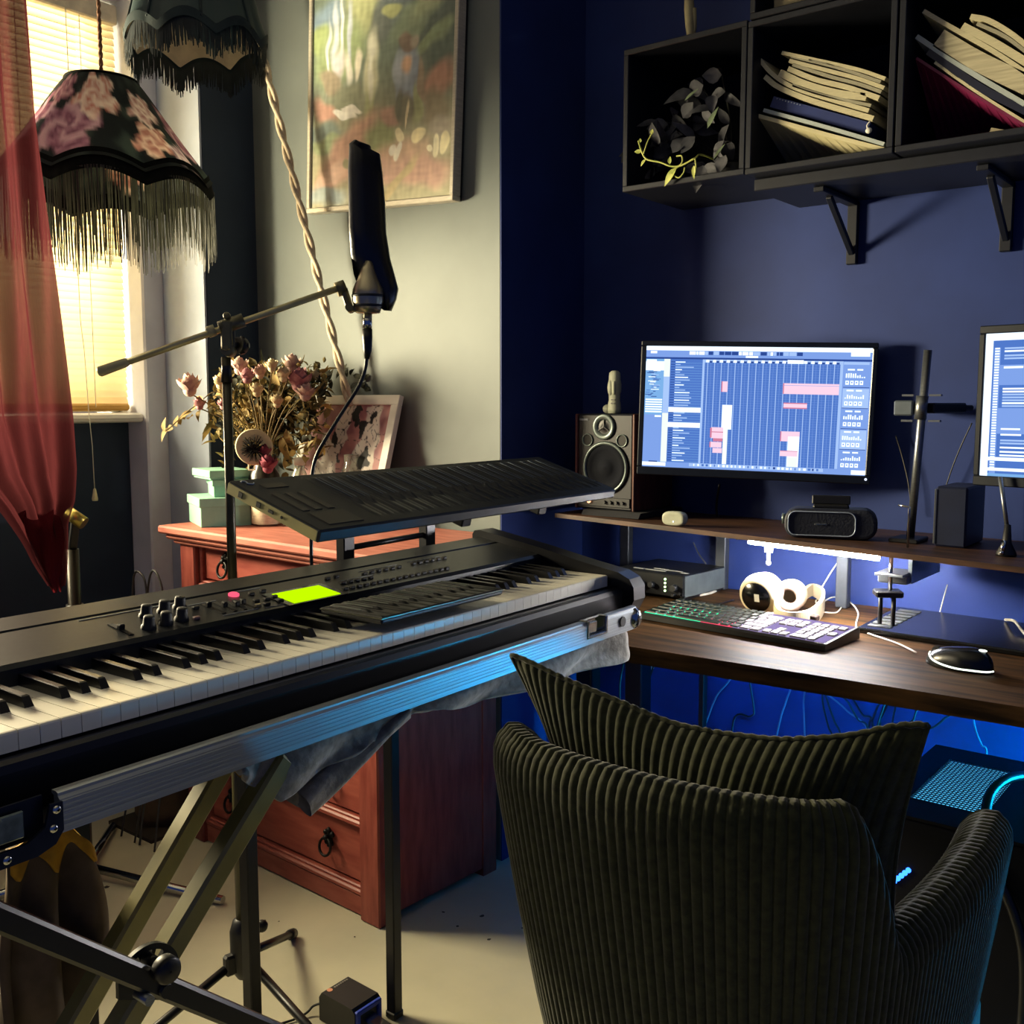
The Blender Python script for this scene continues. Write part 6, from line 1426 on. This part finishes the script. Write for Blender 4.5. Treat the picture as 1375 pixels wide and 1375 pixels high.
b = MB(); q = P(O3[0] + 895 / S3, O3[1] + 1215 / S3, 'Y', 2.2); b.box(q, (.03, .002, .01), 0, 0, (V((.93, 0, -.3)).normalized(), V((0, 1, 0)), V((.3, 0, .93)).normalized())); solo('paper_label', b, cr1, 'small cream paper label under the magenta folder', 'label')
# book bottom in the upper box
b = MB(); b.bb(-.99, -.80, 2.16, 2.36, cz1 + .016, cz1 + .05, bev=.002); solo('book', b, mat('tan_book_cover', '8f8462', .6), 'tan book in the box shelf cut by the photo top', 'book')
# statuette standing on the left box
q = P(925, 47, 'Y', 2.24); q.z = cz1 + .0035; t = thing('slim_statuette', 'slim cream statuette on the left box shelf, cut by the photo top', 'statuette', q)
b = MB(); b.lathe([(.001, 0), (.018, 0), (.016, .004), (.007, .006), (.001, .007)], q, 18, mod=lambda a, i, r, h: (r * (1 + .25 * cos(2 * a)), h)); part('foot', b, mat('cream_statuette', 'a59a74', .6), t)
b = MB(); b.tube([q + V((.004, 0, .004)), q + V((.005, 0, .03)), q + V((.003, 0, .06)), q + V((0, 0, .1)), q + V((-.002, 0, .14)), q + V((0, 0, .17))], [.006, .0075, .011, .012, .01, .004], 12); b.tube([q + V((.007, .004, .02)), q + V((.012, .004, .06)), q + V((.011, .002, .1))], [.003, .006, .006], 10); part('figure', b, mat('cream_statuette', 'a59a74', .6), t)
# trailing dried plant
pl = thing('trailing_plant', 'dark dried leafy plant with one lime green sprig in the left box', 'plant', (-1.2, 2.25, cz0 + .014)); rp = random.Random(31)
S4, O4 = 7.237, (820, 70); PP = lambda x, y, Y=2.19: P(O4[0] + x / S4, O4[1] + y / S4, 'Y', Y)
b = MB(); b.lathe([(.001, .001), (.035, .001), (.045, .05), (.042, .055), (.001, .05)], (-1.15, 2.31, cz0 + .014), 20); part('pot', b, black_plastic, pl)
b = MB(); org_ = V((-1.15, 2.31, cz0 + .06))
for x, y in ((1080, 220), (760, 380), (900, 350), (640, 480), (1000, 620), (700, 640), (600, 600), (440, 660), (300, 850), (1100, 900), (1000, 1050), (560, 900), (640, 760), (420, 1180), (1120, 400)):
    b.tube(curve([org_, org_.lerp(PP(x, y, 2.22), .5) + V((0, 0, .03)), PP(x, y, 2.22)], 6), .0018, 5)
part('stems', b, mat('dark_stems', '1a1c16', .8), pl)
b = MB(); b2 = MB()
for x, y in ((1080, 220), (760, 360), (820, 420), (900, 320), (680, 430), (1000, 560), (980, 420), (700, 640), (600, 620), (440, 660), (560, 700), (300, 850), (260, 900), (1100, 860), (1000, 1000), (1120, 1000), (560, 880), (460, 900), (640, 760), (880, 560), (420, 1150), (380, 1230), (900, 1100), (950, 1150), (1080, 1120), (700, 1150), (820, 820), (600, 980), (800, 700), (1100, 400), (1150, 700), (500, 1050)):
    for k in range(2): b.leaf(PP(x, y, 2.2 + rp.uniform(-.03, .06)), V((rp.uniform(-1, 1), rp.uniform(-.6, .3), rp.uniform(-1, .6))), V((rp.uniform(-.6, .6), -1, rp.uniform(-.5, .8))), rp.uniform(.035, .07), rp.uniform(.02, .04), rp.uniform(-.4, .7), 0, 5)
o = part('dried_leaves', b, mat('dark_dried_leaves', '22242c', .7, c2='4a4a50', scale=30), pl); o['kind'] = 'stuff'
lime = mat('lime_green_sprig', '8f9a3e', .6, c2='b9bc62', scale=40)
b = MB(); Yq = 2.112
sprig = [(270, 860), (300, 960), (350, 1040), (480, 1070), (590, 1110), (690, 1100), (820, 1030)]
b.tube(curve([PP(x, y, Yq) for x, y in sprig] , 6), .0022, 6); b.tube(curve([PP(820, 1030, Yq), PP(900, 1000, 2.2), org_], 6), .002, 6)
for path_ in ([(320, 990), (360, 870), (410, 780)], [(590, 1180), (660, 1220), (710, 1170), (720, 1120)], [(600, 1160), (690, 1080), (690, 1010), (640, 1010)], [(820, 1030), (830, 1120), (815, 1210)]): b.tube(curve([PP(x, y, Yq) for x, y in path_], 6), [.0018] * (6 * (len(path_) - 1) + 1), 6)
for (x, y), (dx, dz), L, w_ in (((400, 800), (.1, 1), .012, .01), ((640, 1120), (-.9, -1), .05, .018), ((300, 970), (-1, .2), .02, .01), ((340, 1040), (-.8, -.8), .02, .008), ((575, 1090), (0, 1), .018, .01), ((810, 1100), (0, -1), .03, .01), ((290, 880), (-.2, 1), .01, .008)): b.leaf(PP(x, y, Yq), V((dx, -.1, dz)), V((0, -1, .2)), L, w_, .15, 0, 5)
part('green_sprig', b, lime, pl, 'lime green young sprig')
b = MB()
for (x, y), (dx, dz), L, w_ in (((940, 740), (.6, 1), .05, .014), ((720, 470), (1, .6), .04, .008), ((1000, 1040), (.8, .9), .04, .008)): b.leaf(PP(x, y, 2.15), V((dx, -.1, dz)), V((0, -1, .3)), L, w_, .1, 0, 5)
part('grey_green_leaves', b, mat('grey_green_leaf', '5c6c50', .6), pl)
# ================================================================ corduroy armchair seen from behind
ach = thing('armchair', 'dark olive corduroy tub armchair seen from behind in the foreground', 'armchair', (-.53, 1.22, 0))
cord = mat('olive_corduroy', '272a16', .85, c2='393c20', scale=90, bump=.25, spec=.15, sheen=.25)
# plan of the tub: open curve from the left arm's front round the back to the right arm's front
plan = [V((-.79, 1.50, 0)), V((-.815, 1.35, 0)), V((-.835, 1.15, 0)), V((-.822, 1.0, 0)), V((-.755, .932, 0)), V((-.65, .905, 0)), V((-.53, .905, 0)), V((-.43, .925, 0)), V((-.35, .965, 0)), V((-.30, 1.05, 0)), V((-.275, 1.2, 0)), V((-.265, 1.36, 0)), V((-.275, 1.50, 0))]
pc_c = curve(plan, 12); acc = [0]
for a, c_ in zip(pc_c, pc_c[1:]): acc.append(acc[-1] + (c_ - a).length)
TL = acc[-1]
def pl_at(s):
    s = clamp(s, 0, TL)
    import bisect
    i = min(max(bisect.bisect_right(acc, s) - 1, 0), len(pc_c) - 2); t = (s - acc[i]) / (acc[i + 1] - acc[i]); p = pc_c[i].lerp(pc_c[i + 1], t)
    d = (pc_c[min(i + 2, len(pc_c) - 1)] - pc_c[max(i - 1, 0)]).normalized(); return p, V((d.y, -d.x, 0))             # outward normal
def s_of(x, side):
    return min(range(len(pc_c)), key=lambda i: (pc_c[i] - V((x, side, 0))).length)
sL0, sL1 = acc[s_of(-.815, 1.12)], acc[s_of(-.79, .975)]
sR0, sR1 = acc[s_of(-.335, .985)], acc[s_of(-.295, 1.075)]
def topz(s):
    l = sstep(sL0, sL1, s); r = 1 - sstep(sR0, sR1, s)
    back = lerp(.812, .808, (s - sL1) / (sR0 - sL1))
    k = min(l, r); e = .02 * sstep(sR1, TL, s)
    return lerp(.635 + e, back, k ** .8)
RIB = .0128; NR = int(TL / RIB); SP = 8; NU = NR * SP
ctr = V((-.53, 1.25, 0))
def tub(side):
    """side: list of (inward offset, height fraction from base to top)"""
    def f(u, v):
        s = u * TL; p, n = pl_at(s); zt_ = topz(s)
        k = v * (len(side) - 1); i = min(int(k), len(side) - 2); t = k - i
        off = lerp(side[i][0], side[i + 1][0], t); hz = lerp(side[i][1], side[i + 1][1], t); ex = lerp(side[i][2], side[i + 1][2], t)
        z = .24 + (zt_ - .24 + 0) * hz + ex
        tap = sstep(.85, .22, z) if False else clamp((.83 - z) / .6)
        q = p.lerp(V((ctr.x, ctr.y, 0)), .30 * tap ** 1.15)
        rib = abs(sin(u * NR * PI)) ** .55
        end = min(sstep(0, .035, u), sstep(1, .965, u)); w = .5 + .5 * end
        nx = n
        q = q + nx * (off + (rib - .5) * .0042) + V((0, 0, z + (.0 if ex < .01 else (rib - .5) * .003)))
        return q
    return f
outer = [(0, 0, 0), (.004, .35, 0), (.002, .7, 0), (0, .93, 0), (-.004, .965, .004), (-.012, .985, .008), (-.026, 1, .011), (-.042, 1, .0105), (-.056, .985, .007), (-.066, .96, .002), (-.07, .9, 0), (-.075, .6, 0), (-.08, .35, 0)]
b = MB(); b.grid(tub(outer), NU, 44)
fT = tub(outer)
for u in (0, 1):                                                                                # close the arm fronts
    rim_ = [fT(u, k / 44) for k in range(45)]; c_ = sum(rim_, V((0, 0, 0))) / 45 + V((0, .02, 0)); o_ = len(b.v)
    b.add(rim_ + [c_], [(k, k + 1, 45) for k in range(44)], 0, True)
part('tub_shell', b, cord, ach)
sp = [pl_at(k / 40 * TL)[0] for k in range(41)]; inner = [p.lerp(ctr, .18) for p in sp]
b = MB(); poly = [(p.x, p.y) for p in inner] + [(-.35, 1.53), (-.53, 1.545), (-.71, 1.53)]
b.prism(poly, (0, 0, .3), (1, 0, 0), (0, 1, 0), (0, 0, .12)); o = part('seat', b, cord, ach); mo = o.modifiers.new('b', 'BEVEL'); mo.width = .025; mo.segments = 3; mo.limit_method = 'ANGLE'
b = MB(); poly = [(p.lerp(ctr, .33).x, p.lerp(ctr, .33).y) for p in sp]; b.prism(poly, (0, 0, .225), (1, 0, 0), (0, 1, 0), (0, 0, .08)); part('base', b, black_plastic, ach)
for x, y in ((-.66, 1.08), (-.42, 1.08), (-.66, 1.42), (-.42, 1.42)):
    b = MB(); d = (V((x, y, 0)) - V((-.54, 1.25, 0))) * .2; b.cyl(V((x, y, .23)), V((x, y, 0)) + d, .018, .011, n=14); part('leg', b, mat('dark_wood_leg', '2a1c12', .5), ach)
# big corduroy cushion leaning inside the back
cs = thing('cushion', 'olive corduroy cushion with pointed corners propped inside the armchair back', 'cushion', (-.55, 1.06, .55))
NRc = 38
tpz = [(0, .892), (.06, .886), (.16, .872), (.3, .858), (.45, .842), (.56, .842), (.7, .848), (.85, .868), (.95, .892), (1, .896)]
def cus(side):
    def f(u, v):
        zt_ = interp(tpz, u); zt_ = (zt_ + interp(tpz, clamp(u - .03)) + interp(tpz, clamp(u + .03))) / 3
        pinch = .035 * sin(PI * u) * 0; xl = lerp(-.775, -.828, v ** 2) + .028 * sin(PI * v); xr = lerp(-.335, -.298, v ** 2) - .02 * sin(PI * v)
        x = lerp(xl, xr, u); z = lerp(.45, zt_, v); yb = lerp(1.17, 1.045, v) + .02 * u
        e = (1 - abs(2 * u - 1) ** 3.2) ** .8 * (1 - abs(2 * v - 1) ** 3.2) ** .8
        ph = (u + .05 * sin(v * 3.0) * (u - .2)) * NRc
        rib = abs(sin(ph * PI)) ** .55; cr = .006 * sin(u * 9 + v * 6) * e
        th = .075 * e + (rib - .5) * .0046 * min(1, e * 6 + .25)
        return V((x, yb + side * th + cr, z + (rib - .5) * .003 * (1 if v > .97 else 0)))
    return f
b = MB(); b.grid(cus(-1), NRc * 8, 50); b.grid(cus(1), NRc * 8, 50); part('cover', b, cord, cs)
b = MB(); pts = [cus(-1)(k / 120, 1) for k in range(121)]; b.tube(pts, .0035, 6); pts = [cus(-1)(0, k / 40) for k in range(41)]; b.tube(pts, .003, 6); pts = [cus(-1)(1, k / 40) for k in range(41)]; b.tube(pts, .003, 6); part('seam_piping', b, cord, cs)
# ================================================================ light and camera
def area(name, loc, rot, sx, sy, w, c):
    l = bpy.data.lights.new(name, 'AREA'); l.shape = 'RECTANGLE'; l.size = sx; l.size_y = sy; l.energy = w; l.color = lin(c)
    o = bpy.data.objects.new(name, l); COL.objects.link(o); o.location = loc; o.rotation_euler = rot; return o
area('daylight_behind_blind', (-3.2, 1.56, 1.95), (0, -PI / 2, 0), .85, .46, 16, 'fff0d0')
area('daylight', (-3.2, .84, 1.43), (0, -PI / 2, 0), .46, .68, 270, 'ffeec4')
wd = bpy.data.worlds.new('room_light'); sc.world = wd; wd.use_nodes = True
bg = wd.node_tree.nodes['Background']; bg.inputs[0].default_value = (*lin('4460b4'), 1); bg.inputs[1].default_value = .28
cam = bpy.data.cameras.new('camera'); cam.sensor_width = 36; cam.lens = 36 * F / 1375; cam.clip_start = .05
co = bpy.data.objects.new('camera', cam); COL.objects.link(co); co.location = EYE
co.rotation_euler = Matrix((RT, UP, -FW)).transposed().to_euler()
sc.camera = co
sc.view_settings.view_transform = 'Standard'; sc.view_settings.look = 'None'; sc.view_settings.exposure = 0; sc.view_settings.gamma = 1; sc.view_settings.use_curve_mapping = False
sc.cycles.use_denoising = True; sc.cycles.max_bounces = 10; sc.cycles.transparent_max_bounces = 24
sc.cycles.sample_clamp_indirect = 6
